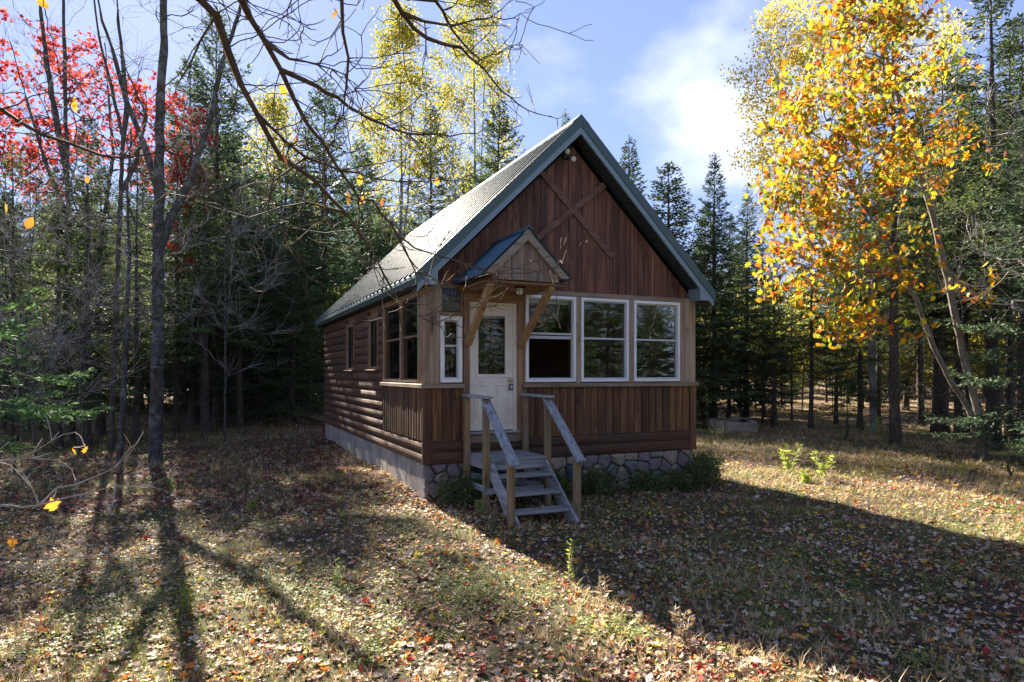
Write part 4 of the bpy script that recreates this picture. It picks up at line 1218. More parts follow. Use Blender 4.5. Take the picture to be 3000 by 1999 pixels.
    def leaf_spots(s, idx, n, spread, rs):
        base = np.array(s.p)[np.asarray(idx)]
        k = rs.randint(0, len(base), n)
        return base[k] + rs.normal(0, spread, (n, 3)), k

def leaves_np(tmpl, pos, size, rs, droop=1.2):
    n = len(pos)
    rot = euler_mats(rs.uniform(0, 6.28, n), rs.normal(droop, .65, n), rs.normal(0, .7, n))
    return scatter(tmpl[0], tmpl[1], pos, rot, size)

def broad(name, label, base, T, leaves, leafm, barkm, group=None, tip=.003, rmax=.3, ex=2.35, cat='tree'):
    o = empty(name, base); tag(o, label, cat, group)
    me = T.mesh('trunk', tip, ex, rmax); 
    link('trunk', me, o, mat=M[barkm])
    if leaves is not None:
        V, F = leaves; link('crown', np_mesh('crown', V, F), o, mat=M[leafm])
    return o

def ell(rs, n, c, r, shell=.35):
    d = unit(rs.normal(size=(n, 3))); q = rs.uniform(shell, 1, n)**.5
    return np.asarray(c) + d*q[:, None]*np.asarray(r)

# ------------------------------------------------------------------ red maple behind the left trunks
def red_maple():
    b = np.array([ux(290, 21.5), 21.5, 0]); b[2] = g(b[0], b[1])
    rs = np.random.RandomState(31); T = Tree(31)
    T.stem([(0, 0, -.3), (0, 0, 2.0), (.2, -.1, 4.2), (.1, 0, 6.5), (.4, .1, 9.0), (.3, 0, 11.0), (.2, 0, 12.6)], r=(.13, .02))
    T.stem([T.p[T.near((.1, 0, 6.5))], (-.8, -.2, 8.5), (-1.8, 0, 10.6)], start=T.near((.1, 0, 6.5)))
    tg = np.concatenate([ell(rs, 84, (-1.0, 0, 10.1), (2.7, 2.2, 1.9)), ell(rs, 44, (2.0, 0, 9.5), (1.4, 1.5, 1.5)), ell(rs, 20, (-2.6, 0, 8.3), (1.0, 1.2, .5)), ell(rs, 14, (2.3, .2, 8.3), (.8, 1, .9)), ell(rs, 7, (2.5, 0, 6.0), (.5, .6, .5)), ell(rs, 16, (-1.6, 0, 12.2), (1.8, 1.5, .9))])
    T.grow(tg); tips = T.twigs(4, (.2, .6))
    keep = np.asarray(tips)[rs.rand(len(tips)) < .6]
    pos, _ = T.leaf_spots(keep, 5600, .12, rs)
    V, F = leaves_np(MAPLE, pos, rs.uniform(.075, .135, len(pos)), rs)
    broad('red_maple_tree', 'maple with bright red leaves behind the bare trunks on the left', tuple(b), T, (V, F), 'leaves_red', 'bark_grey')
red_maple()

# ------------------------------------------------------------------ bare hardwoods on the left
def bare(name, label, base, stems, boxes, seed, barkm='bark_grey', tip=.0028, per=5, L=(.25, .8), rmax=.25, extra=None, ex=2.3, wob=.06, group=None, twigm='bark_twig'):
    rs = np.random.RandomState(seed); T = Tree(seed)
    for i, (pts, r) in enumerate(stems):
        if i == 0: T.stem(pts, r=r)
        else:
            k = T.near(pts[0]); T.stem(pts[1:], start=k, r=r)
    tg = np.concatenate([ell(rs, n, c, rr) for n, c, rr in boxes])
    T.grow(tg, wob=wob); T.twigs(per, L)
    o = empty(name, base); tag(o, label, 'tree', group)
    a, c = T.split_mesh(tip, ex, rmax); link('trunk', a, o, mat=M[barkm]); link('twigs', c, o, mat=M[twigm])['kind'] = 'stuff'
    return o, T
def rel(b, pts): return [tuple(np.asarray(tuple(q)) - np.asarray(b)) for q in pts]

def left_hardwoods():
    # big lichened trunk, forking
    d = 15.0; x = ux(455, d); b = (x, d, g(x, d))
    st = [(rel(b, [P(455, 1400, d), P(455, 1350, d), P(462, 1000, d), P(463, 800, d), P(466, 560, d), P(468, 300, d), P(480, 150, d), P(478, -80, d), P(470, -400, d)]), (.165, .065)),
          (rel(b, [P(466, 720, d), P(500, 640, d+.2), P(560, 520, d+.3), P(620, 330, d+.5), P(645, 200, d+.6), P(700, 40, d+.7), P(760, -200, d+.8)]), (.10, .03)),
          (rel(b, [P(466, 560, d), P(420, 420, d-.2), P(370, 300, d-.3), P(340, 180, d-.4), P(300, 60, d-.6), P(260, -150, d-.6)]), (.07, .02))]
    bx = [(60, (-.6, 0, 9.3), (2.8, 2.4, 2.6)), (50, (1.5, .3, 9.0), (2.2, 2.2, 2.8)), (34, (.6, 0, 6.0), (2.6, 2.4, 1.2)), (14, (-1.0, -.4, 5.2), (1.6, 1.6, .9))]
    bare('bare_maple_tree', 'thick lichened bare maple forking upward at the left wood edge', b, st, bx, 41, rmax=.24)
    # dark multi-stemmed tree in front of the red leaves
    d = 17.0; x = ux(330, d); b = (x, d, g(x, d))
    st = [(rel(b, [P(324, 1360, d), P(326, 1300, d), P(340, 900, d), P(352, 600, d), P(360, 400, d), P(320, 230, d), P(290, 110, d), P(270, -60, d)]), (.08, .025)),
          (rel(b, [P(358, 420, d), P(372, 320, d), P(360, 180, d), P(345, 60, d), P(340, -150, d)]), (.07, .02)),
          (rel(b, [P(352, 560, d), P(400, 470, d), P(430, 340, d), P(380, 230, d), P(350, 160, d)]), (.05, .012))]
    bare('bare_maple_tree', 'dark bare tree with several upright stems in front of the red leaves', b, st, [(60, (-.2, 0, 8.4), (2.6, 2.2, 2.4)), (24, (-1.4, 0, 6.2), (1.8, 1.8, 1))], 42, 'bark_dark', rmax=.18)
    d = 19.0; x = ux(190, d); b = (x, d, g(x, d))
    st = [(rel(b, [P(214, 1330, d), P(208, 1200, d), P(205, 800, d), P(195, 420, d), P(188, 120, d), P(180, -200, d)]), (.095, .04)),
          (rel(b, [P(200, 520, d), P(160, 330, d), P(135, 170, d), P(120, 40, d), P(100, -150, d)]), (.09, .03)),
          (rel(b, [P(205, 640, d), P(130, 470, d), P(80, 300, d), P(30, 120, d)]), (.06, .015))]
    bare('bare_maple_tree', 'straight dark bare trunk near the left edge crossed by red leaves', b, st, [(60, (-.4, 0, 9.3), (2.8, 2.3, 2.6)), (20, (-1.0, 0, 6), (2.0, 1.6, 1))], 43, 'bark_dark', rmax=.2)
    # thin leaning stem
    d = 14.4; x = ux(352, d); b = (x, d, g(x, d))
    st = [(rel(b, [P(350, 1400, d), P(352, 1360, d), P(362, 1150, d), P(372, 950, d), P(378, 750, d), P(372, 560, d+.2), P(385, 380, d+.3)]), (.085, .02))]
    bare('bare_sapling', 'thin grey leaning stem just left of the thick lichened maple', b, st, [(26, (.1, 0, 4.6), (1.6, 1.5, 1.6))], 44, rmax=.1)
    # tangle of dead twiggy crowns at mid height, left
    for k, (u, dd, lab) in enumerate(((110, 14.5, 'low grey twiggy sapling standing before the left wood edge'), (40, 13.0, 'grey twiggy bare shrub tree at the far left edge'), (230, 16.0, 'grey twiggy bare sapling left of the lichened maple'), (660, 19.0, 'grey twiggy bare sapling between the thick trunk and the cabin'))):
        x = ux(u, dd); b = (x, dd, g(x, dd)); h = htop((640, 560, 560, 470)[k], x, dd)
        lx_ = tree_rng.uniform(-1.2, 1.2); st = [([(0, 0, -.2), (lx_*.2, 0, h*.3), (lx_*.5, .05, h*.6), (lx_, 0, h)], (.04, .010)), ([(lx_*.2, 0, h*.3), (-lx_*.5, .3, h*.55), (-lx_*1.1, .4, h*.85)], (.025, .008))]
        bare('bare_sapling', lab, b, st, [(40, (lx_*.4, 0, h*.66), (1.7, 1.5, h*.32)), (14, (-lx_*.6, 0, h*.4), (1.5, 1.2, h*.2))], 50+k, 'bark_grey', tip=.0032, per=8, L=(.35, 1.1), rmax=.045, wob=.1)
left_hardwoods()

# ------------------------------------------------------------------ poplars behind the cabin
def poplar(u, d, vtop, seed, label, nleaf=6500, width=1.7):
    x = ux(u, d); b = (x, d, g(x, d)); H = htop(vtop, x, d)
    rs = np.random.RandomState(seed); T = Tree(seed)
    T.stem([(0, 0, -.3), (0, 0, H*.3), (.15, 0, H*.55), (.05, 0, H*.8), (0, 0, H)], r=(.17, .02))
    T.stem([T.p[T.near((.05, 0, H*.33))], (.5, .2, H*.5), (.75, .1, H*.72), (.7, 0, H*.9)], start=T.near((.05, 0, H*.33)), r=(.08, .015))
    z = rs.uniform(H*.40, H*.99, 150); rr = width*np.sin(np.clip((z/H-.33)/.67, 0, 1)**.75*np.pi*.93 + .15)*rs.uniform(.15, 1, 150)**.5; a = rs.uniform(0, 6.28, 150)
    tg = np.stack([rr*np.cos(a), rr*np.sin(a), z], -1)
    T.grow(tg, up=1.6, curl=.7); tips = T.twigs(4, (.2, .6), upv=.45)
    tip_z = np.array([T.p[i][2] for i in tips]); w = np.clip((tip_z/H - .42)/.25, .04, 1); idx = np.asarray(tips)[rs.choice(len(tips), nleaf, p=w/w.sum())]
    pos = np.array(T.p)[idx] + rs.normal(0, .33, (nleaf, 3))
    V, F = leaves_np(KITE, pos, rs.uniform(.11, .19, nleaf), rs)
    broad('poplar_tree', label, b, T, (V, F), 'leaves_yellow', 'bark_pale', 'yellow poplars behind the cabin', rmax=.2)
poplar(1170, 41.0, 25, 61, 'left of two tall yellow-green poplars behind the cabin', 13000, 2.5)
poplar(1385, 43.0, -110, 62, 'right and taller of two yellow-green poplars behind the cabin', 17000, 2.8)
poplar(800, 37.0, 290, 63, 'lower yellow-green poplar between the spruces left of the cabin', 6500, 2.2)

# ------------------------------------------------------------------ birch at upper right
def birch():
    d = 23.0; x = ux(2560, d); b = (x, d, g(x, d)); rs = np.random.RandomState(71); T = Tree(71)
    T.stem([(0, 0, -.3), (-.1, 0, 5), (-.5, 0, 9), (-.9, 0, 13), (-1.0, 0, 16)], r=(.15, .03))
    T.stem([T.p[T.near((-.2, 0, 6))], (-1.6, -.3, 8.8), (-3.0, -.4, 11), (-4.0, -.5, 13)], start=T.near((-.2, 0, 6)))
    tg = np.concatenate([ell(rs, 60, (-1.6, 0, 14.2), (2.2, 2, 2.2)), ell(rs, 46, (-3.3, -.4, 12.2), (1.3, 1.5, 1.7)), ell(rs, 26, (-3.3, -.4, 9.6), (1.2, 1.2, .9)), ell(rs, 24, (-2.4, -.3, 7.8), (1.2, 1.2, .7)), ell(rs, 18, (1.8, 0, 13.6), (1.4, 1.6, 1.8))])
    T.grow(tg); tips = T.twigs(5, (.25, .7), upv=-.1)
    pos, _ = T.leaf_spots(tips, 17000, .17, rs)
    V, F = leaves_np(KITE, pos, rs.uniform(.07, .12, len(pos)), rs)
    broad('birch_tree', 'tall birch with small pale yellow leaves behind the oak', b, T, (V, F), 'leaves_birch', 'bark_pale', rmax=.2)
birch()

# ------------------------------------------------------------------ oak on the right
def oak():
    d = 15.3; x = ux(2884, d); b = np.array([x, d, g(x, d)]); rs = np.random.RandomState(81); T = Tree(81)
    s1 = [P(2886, 1390, d), P(2884, 1343, d), P(2862, 1191, d), P(2826, 1057, d), P(2790, 879, d-.2), P(2752, 720, d-.3), P(2736, 640, d-.4), P(2698, 520, d-.5), P(2660, 380, d-.6), P(2600, 180, d-.7), P(2560, 0, d-.8), P(2540, -150, d-.8)]
    s2 = [P(2876, 1325, d), P(2839, 1200, d-.2), P(2777, 1102, d-.4), P(2723, 990, d-.6), P(2687, 879, d-.8), P(2594, 700, d-1.1), P(2500, 560, d-1.4), P(2430, 430, d-1.5)]
    T.stem(rel(b, s1), r=(.105, .03)); T.stem(rel(b, s2), start=T.near(rel(b, s2)[0]), r=(.075, .025))
    def E(u, v, dd, ru, rv, rd, n): return ell(rs, n, np.asarray(tuple(P(u, v, dd))) - b, (ru/FPX*dd, rd, rv/FPX*dd), .1)
    tg = np.concatenate([E(2540, 150, 14.2, 130, 190, 1.3, 90), E(2440, 420, 13.8, 190, 200, 1.3, 120), E(2400, 640, 13.6, 160, 200, 1.2, 100), E(2560, 560, 14.0, 180, 200, 1.2, 80),
                         E(2420, 830, 13.4, 170, 100, 1.0, 52), E(2470, 960, 13.0, 105, 70, .7, 30), E(2660, 330, 14.6, 130, 200, 1.1, 46), E(2740, 480, 14.8, 140, 100, 1, 24), E(2650, 760, 14.2, 110, 120, .9, 16),
                         E(2620, 0, 14.6, 110, 120, 1.2, 50), E(2670, 1000, 13.6, 60, 50, .5, 6), E(2830, 850, 15, 90, 60, .7, 10), E(2320, 760, 13.4, 90, 90, .8, 28), E(2275, 560, 13.6, 60, 60, .6, 14), E(2360, 300, 14.0, 70, 90, .8, 20), E(2480, 60, 14.4, 70, 80, .8, 18), E(2790, 300, 14.8, 70, 60, .7, 10)])
    T.grow(tg, curl=.35); tips = T.twigs(3, (.15, .5))
    tips = np.asarray(tips); keep = tips[(np.repeat(rs.rand(len(tips)//3) < .60, 3)) & (rs.rand(len(tips)) < .8)]
    pos, _ = T.leaf_spots(keep, 6600, .11, rs)
    size = rs.uniform(.085, .165, len(pos))
    o = broad('oak_tree', 'young oak with yellow and orange lobed leaves at the right', tuple(b), T, None, None, 'bark_oak', rmax=.15)
    wpos = pos + b
    near = np.argsort(wpos[:, 1] - size*8)[:300]
    rest = np.setdiff1d(np.arange(len(pos)), near)
    V, F = leaves_np(OAK, pos[rest], size[rest], rs)
    c = link('crown', np_mesh('crown', V, F), o, mat=M['leaves_oak']); c['kind'] = 'stuff'
    lm = np_mesh('leaf', OAK[0], OAK[1]); lm.materials.append(M['leaves_oak_single'])
    for i in near:
        l = link('leaf', lm, o, tuple(pos[i])); l.rotation_euler = (rs.normal(1.2, .6), rs.normal(0, .5), rs.uniform(0, 6.28)); l.scale = (size[i],)*3
oak()

# ------------------------------------------------------------------ spruces that can be told apart
SP = [  # key, u, d, v of top, label, fat
    ('full_a', 950, 36.0, 215, 'dark spruce with pointed top beside the left poplar', 1.0),
    ('stand_c', 640, 25.5, 20, 'tall dark spruce rising beyond the top left of the picture', 1.0),
    ('stand_a', 569, 25.8, 170, 'spruce with a thick dark trunk right of the lichened maple', 1.1),
    ('pole', 689, 27.5, 330, 'slender spruce standing on the sunlit bank left of the cabin', 1.0),
    ('full_b', 860, 24.5, 690, 'dense low spruce at the rear left corner of the cabin', 1.2),
    ('full_a', 760, 26.5, 470, 'broad dark spruce on the bank left of the cabin', 1.15),
    ('full_a', 835, 30.0, 450, 'dark full spruce seen above the rear end of the roof', 1.2),
    ('full_a', 1060, 40.0, 400, 'dark spruce just behind the left end of the roof', 1.1),
    ('stand_a', 1270, 42.0, 300, 'dark spruce between the two poplars', 1.05),
    ('full_a', 1460, 41.0, 290, 'dark spruce at the right of the taller poplar', 1.05),
    ('spire', 1655, 40.0, 322, 'small spruce tip peeping over the ridge of the roof', .8),
    ('spire', 1846, 27.5, 398, 'leftmost pointed spruce right of the gable', 1.4),
    ('full_b', 1960, 25.5, 475, 'bushy spruce second from the gable', 1.3),
    ('spire', 2090, 26.0, 446, 'tallest narrow pointed spruce right of the cabin', 1.25),
    ('spire', 2186, 27.0, 548, 'slim pointed spruce nearest the oak', 1.2),
    ('stand_b', 2270, 25.0, 690, 'shaded spruce in the wood behind the oak leaves', 1.0),
    ('stand_b', 2625, 18.0, -60, 'spruce with a straight dark trunk left of the oak stems', 1.0),
    ('stand_b', 2905, 19.5, -120, 'tall spruce filling the upper right corner', 1.25),
    ('stand_b', 2765, 22.5, 120, 'spruce behind the twin stems of the oak', 1.1),
    ('full_a', 3030, 14.5, 260, 'large spruce with drooping boughs at the right edge', 1.0),
    ('stand_b', 2989, 18.5, 40, 'spruce with a pale bare trunk at the right edge', .9),
    ('stand_b', 605, 21.5, 470, 'added lawn-shading spruce with high boughs between the lichened maple and the sunlit bank', 1.5),  # added to shade the lawn left of the cabin
    ('stand_b', 705, 23.0, 560, 'added lawn-shading spruce with high boughs standing nearest the sunlit bank', 1.2),  # second spruce added to keep the sun off that lawn
    ('bough', -75, 8.4, 800, 'young fir reaching in from the left edge with bright green boughs', 1.05),
]
for key, u, d, v, lab, fat in SP:
    x = ux(u, d); plant(key, x, d, htop(v, x, d), label=lab, fat=fat, name='fir_tree' if key == 'bough' else 'spruce_tree')

# wood edge trunks on the left
for u, d, v, key in ((43, 18.5, 420, 'stand_b'), (87, 22.5, 380, 'pole'), (120, 22.0, 520, 'pole'), (173, 18.0, 470, 'stand_b'), (255, 18.3, 330, 'stand_a'), (300, 20.5, 480, 'stand_a'), (400, 19.5, 430, 'stand_b'), (515, 22.0, 380, 'stand_b'), (10, 21.0, 560, 'stand_a'), (-60, 17.5, 380, 'stand_c')):
    x = ux(u, d); plant(key, x, d, htop(v, x, d), label='spruce with bare lower trunk in the dark wood at left', group='spruces of the left wood edge', fat=.95)
# stand of thin trunks right of the cabin
for u, d, v in ((2096, 25.5, 640), (2134, 28, 620), (2172, 26.5, 700), (2187, 29, 640), (2234, 27, 700), (2263, 25.5, 760), (2320, 28, 680), (2375, 24.0, 620), (2450, 26, 640), (2520, 23.5, 560), (2060, 29, 600), (2570, 26, 500), (2700, 25, 330), (2812, 20.5, 160), (2737, 21.5, 380), (2835, 21.0, 240), (2960, 21.5, 60)):
    x = ux(u, d); plant(tree_rng.choice(['stand_b', 'stand_b', 'stand_a', 'pole']), x, d, htop(v, x, d), label='thin-trunked spruce of the wood right of the cabin', group='spruces of the right wood', fat=tree_rng.uniform(.85, 1.1))

# the wood behind
SKY = ([0, 300, 560, 650, 750, 950, 1050, 1250, 1400, 1500, 1700, 1850, 2100, 2250, 2400, 2700, 3000], [500, 460, 400, 330, 440, 420, 470, 430, 400, 430, 560, 560, 620, 690, 600, 320, 160])
placed = []
def filler(n, d0, d1, u0, u1, lab, grp, keys, dv=(30, 260), sep=1.5):
    k = tries = 0
    while k < n and tries < n*30:
        tries += 1
        d = tree_rng.uniform(d0, d1); u = tree_rng.uniform(u0, u1); x = ux(u, d)
        if any((x-a)**2 + (d-b)**2 < sep*sep for a, b in placed): continue
        placed.append((x, d)); v = float(np.interp(u, SKY[0], SKY[1])) + tree_rng.uniform(*dv)
        plant(tree_rng.choice(keys), x, d, max(5.0, htop(v, x, d)), label=lab, group=grp, fat=tree_rng.uniform(.9, 1.25)); k += 1
filler(30, 27.5, 40, -150, 900, 'spruce deep in the wood left of the cabin', 'spruces deep in the left wood', ['stand_a', 'stand_b', 'stand_c', 'stand_b'])
filler(16, 28, 37, -100, 900, 'dense spruce filling the wood left of the cabin', 'dense spruces of the left wood', ['full_a', 'full_b', 'stand_c'], (20, 180), 1.3)
filler(26, 42, 54, 900, 1750, 'spruce in the wood behind the cabin', 'spruces behind the cabin', ['stand_a', 'full_a', 'full_b', 'stand_c'], (20, 220))
filler(27, 29, 42, 1800, 3150, 'spruce deep in the wood right of the cabin', 'spruces deep in the right wood', ['stand_b', 'stand_b', 'stand_a', 'pole', 'pole'])
filler(42, 43, 62, -250, 3250, 'distant spruce at the back of the wood', 'distant spruces', ['full_a', 'full_b', 'stand_c', 'stand_a'], (60, 240), 1.7)

def brush(seed, H, n):
    rs = np.random.RandomState(seed); T = Tree(seed)
    T.stem([(0, 0, -.2), (.05, 0, H*.4), (.1, .05, H*.8), (.1, 0, H)], r=(.045, .01))
    T.grow(ell(rs, 60, (0, 0, H*.58), (1.5, 1.5, H*.40), .05)); tips = T.twigs(4, (.2, .6)); pos, _ = T.leaf_spots(tips, n, .16, rs)
    V, F = leaves_np(KITE, pos, rs.uniform(.09, .17, len(pos)), rs)
    tr = T.mesh('trunk', .003, 2.35, .06); cr = np_mesh('crown', V, F); tr.materials.append(M['bark_grey']); cr.materials.append(M['leaves_brush']); return tr, cr, H
CON['brush_a'] = brush(501, 4.5, 3600); CON['brush_b'] = brush(502, 6.5, 4600)
for u, d, h, side in ((2080, 31, 5, 0), (2150, 34, 6.5, 0), (2215, 30, 4.5, 0), (2290, 36, 7, 0), (2350, 33, 5, 0), (2440, 31, 4.5, 0), (2530, 35, 6.5, 0), (2610, 32, 5, 0), (2690, 34, 6, 0), (2780, 30, 4.5, 0), (2870, 33, 6, 0), (2960, 31, 5, 0),
                      (720, 31, 4.5, 1), (640, 33, 5.5, 1), (780, 34, 6, 1), (850, 31, 5, 1), (560, 32, 4.5, 1), (460, 34, 6, 1), (380, 30, 4, 1), (250, 32, 5, 1), (120, 31, 4.5, 1), (920, 33, 6, 1)):
    x = ux(u, d); plant(tree_rng.choice(['brush_a', 'brush_b']), x, d, h, name='hardwood_sapling', fat=1.15,
        label=('pale yellow-green sapling deep in the wood right of the cabin', 'pale yellow-green sapling deep in the wood left of the cabin')[side], group=('saplings deep in the right wood', 'saplings deep in the left wood')[side])

# woods round the photographer (mirrored in the window panes)
for i, (x, y, h, key) in enumerate(((9.5, 1.5, 11, 'stand_c'), (12.5, 4.5, 12, 'full_a'), (11.5, -2.5, 12, 'stand_a'), (15, 1, 12, 'full_a'), (17, 7, 12, 'stand_a'), (14.5, -6, 13, 'full_a'), (9, -6, 11, 'stand_b'), (18.5, -2, 12, 'full_b'), (20, 4, 13, 'full_a'), (6.5, -10, 12, 'full_a'), (2, -11, 12, 'stand_a'), (-4, -10, 12, 'full_a'), (-9, -7, 11, 'stand_c'), (21, 10, 12, 'full_a'), (11, -11, 12, 'full_b'), (-12, 1, 11, 'stand_a'))):
    plant(key, x, y, h*.60, label='spruce of the wood behind the photographer', group='spruces behind the photographer', fat=1.1)
mr = random.Random(77); nn = 0
while nn < 44:
    x, y = mr.uniform(12, 46), mr.uniform(-26, 16)
    if x < .85*y + 6: continue
    nn += 1
    plant(mr.choice(['full_a', 'full_b', 'stand_c', 'full_a']), x, y, mr.uniform(6.5, 8.5), label='spruce of the wood behind the photographer', group='spruces behind the photographer', fat=1.15)
for k, (x, y) in enumerate(((8.6, 3.4), (11, 1.2), (13.2, 7.0))):
    b = (x, y, g(x, y))
    bare('bare_maple_tree', 'bare hardwood beside the photographer mirrored in the windows', b, [([(0, 0, -.2), (0, 0, 3), (.2, .1, 5.5), (.1, 0, 8)], (.11, .02))], [(60, (0, 0, 5.2), (2.4, 2.2, 2.6))], 90+k, 'bark_pale', rmax=.13, per=5, group='bare hardwoods beside the photographer')

# ------------------------------------------------------------------ overhanging limbs from a tree left of the photographer
def overhang():
    b = np.array([-3.9, 2.2, g(-3.9, 2.2)]); T = Tree(101); rs = np.random.RandomState(101)
    T.stem(rel(b, [(-3.9, 2.2, -.3), (-3.9, 2.2, 1.5), (-3.85, 2.3, 3.2), (-3.75, 2.4, 4.6), (-3.6, 2.6, 6.2)]), r=(.15, .10))
    def limb(frm, pts, r):
        k = T.near(np.asarray(frm) - b); T.stem(rel(b, pts), start=k, r=r, step=.12)
    def PP(l, d0, d1): return [P(u, v, d0 + (d1-d0)*i/(len(l)-1)) for i, (u, v) in enumerate(l)]
    A = PP([(582, -10), (633, 51), (668, 148), (704, 245), (745, 331), (786, 403), (826, 459), (918, 530), (974, 586), (1015, 632), (1051, 678), (1100, 745), (1125, 810)], 4.3, 6.0)
    limb((-3.75, 2.4, 4.6), [(-3.3, 2.9, 4.9), (-2.7, 3.6, 4.85)] + A, (.036, .011))
    B = PP([(699, -10), (729, 51), (775, 127), (826, 209), (857, 286), (903, 367), (949, 423), (990, 490), (1025, 540), (1051, 586), (1056, 700)], 4.6, 6.2)
    limb((-3.7, 2.45, 5.2), [(-3.2, 3.0, 5.5), (-2.5, 3.9, 5.2)] + B, (.032, .010))
    C = PP([(888, 235), (959, 270), (1020, 311), (1086, 352), (1153, 377), (1234, 393), (1316, 395), (1392, 393), (1469, 352)], 5.2, 7.0)
    limb(P(826, 209, 5.1), C, (.022, .004))
    D = PP([(1148, -10), (1178, 41), (1214, 82), (1255, 112), (1295, 130), (1346, 135), (1377, 163), (1418, 209), (1469, 265), (1520, 306), (1571, 337), (1637, 352)], 5.2, 7.2)
    limb((-3.6, 2.6, 6.1), [(-2.9, 3.2, 6.4), (-1.9, 4.2, 5.9)] + D, (.030, .005))
    limb(P(1148, -10, 5.2), PP([(1270, 0), (1316, 66), (1357, 133), (1405, 170), (1460, 160), (1530, 120)], 5.3, 6.5), (.018, .003))
    limb(P(1178, 41, 5.3), PP([(1240, 60), (1330, 75), (1420, 50), (1500, 55), (1590, 10)], 5.4, 6.6), (.014, .003))
    limb(P(699, -10, 4.6), PP([(860, -60), (997, -10), (1010, 92), (1020, 168), (1018, 255), (1005, 331), (974, 408), (949, 449)], 4.7, 5.6), (.016, .004))
    Gg = PP([(1091, 591), (1168, 686), (1217, 725), (1332, 767), (1390, 786), (1435, 801), (1474, 793), (1550, 774), (1585, 755)], 6.2, 7.4)
    limb(P(1051, 586, 6.0), Gg, (.012, .003))
    limb(P(1435, 801, 6.9), PP([(1540, 800), (1610, 788), (1645, 772), (1662, 730)], 7.0, 7.3), (.007, .003))
    limb(P(1141, 717, 6.2), PP([(1217, 801), (1290, 824), (1386, 851)], 6.3, 6.6), (.007, .003))
    limb(P(1125, 810, 6.0), PP([(1163, 876), (1186, 898), (1226, 925), (1270, 945), (1342, 918)], 6.05, 6.5), (.007, .003))
    limb(P(1163, 876, 6.1), PP([(1190, 888), (1245, 893), (1288, 870)], 6.1, 6.3), (.005, .0025))
    limb(P(745, 331, 4.9), PP([(800, 380), (900, 460), (1000, 500), (1090, 525), (1200, 535), (1330, 530), (1400, 500), (1475, 460)], 5.0, 6.8), (.013, .003))
    limb(P(918, 530, 5.5), PP([(960, 640), (1000, 700), (1080, 780), (1130, 790), (1190, 780)], 5.5, 6.1), (.009, .003))
    J = PP([(-60, 300), (0, 325), (57, 356), (126, 398), (214, 428), (295, 451), (360, 457), (432, 447), (490, 451), (543, 461), (620, 440)], 4.2, 5.4)
    limb((-3.85, 2.3, 3.2), [(-3.6, 2.9, 3.5)] + J, (.018, .0035))
    limb(P(668, 148, 4.5), PP([(640, 40), (590, 110), (560, 190), (520, 240), (470, 250)], 4.4, 4.8), (.010, .003))
    limb(P(775, 127, 4.8), PP([(850, 170), (930, 190), (1010, 220), (1100, 330), (1180, 370)], 4.8, 5.8), (.010, .003))
    limb(P(826, 459, 5.4), PP([(800, 530), (790, 620), (840, 700), (880, 760)], 5.4, 5.7), (.008, .003))
    limb(P(974, 586, 5.7), PP([(900, 590), (820, 610), (730, 640), (610, 605)], 5.5, 5.2), (.007, .003))
    nodes = np.arange(len(T.p)); P_ = np.array(T.p) + b
    vis = [i for i in nodes if P_[i][1] > 4.0 and abs(P_[i][0]) < P_[i][1]*.8]
    vis2 = [i for i in vis if P_[i][0]/P_[i][1] < -.10]; src = list(rs.choice(vis2, 200)) + list(rs.choice([i for i in vis if i not in set(vis2)], 26)); first = T.twigs(1, (.2, .6), 5, 1.3, -.05, src)
    T.twigs(2, (.10, .30), 3, 1.2, .2, first)
    T.twigs(1, (.06, .20), 2, 1.4, .0, list(rs.choice(vis, 150)))
    ls = [(125, 12, 4.2, .10), (215, 305, 4.3, .10), (830, 265, 4.6, .075), (830, 460, 4.7, .11), (870, 415, 4.8, .08), (980, 40, 5.0, .07), (1215, 482, 5.6, .085), (985, 540, 5.2, .12), (1055, 528, 5.5, .085), (1022, 580, 5.4, .11), (1062, 586, 5.5, .08), (1118, 596, 5.7, .06), (1385, 190, 6.0, .06), (1280, 533, 6.2, .075), (255, 525, 4.6, .055), (85, 655, 4.0, .075), (20, 610, 4.0, .06)]
    T.grow([tuple(np.asarray(tuple(P(u, v, d))) - b + np.array([0, 0, sz*.55])) for u, v, d, sz in ls], step=.05, up=.1, wob=.03)
    o = empty('overhanging_tree', tuple(b)); tag(o, 'brown bare limbs hanging into the picture from the upper left', 'tree')
    link('trunk', T.mesh('trunk', .0034), o, mat=M['bark_limb'])
    lm = np_mesh('leaf', OVAL[0], OVAL[1]); lm.materials.append(M['leaves_last'])
    for u, v, d, sz in ls:
        l = link('leaf', lm, o, tuple(P(u, v, d) - Vector(tuple(b)))); l.rotation_euler = (rs.normal(1.35, .3), rs.normal(0, .4), rs.uniform(0, 6.28)); l.scale = (sz,)*3
overhang()

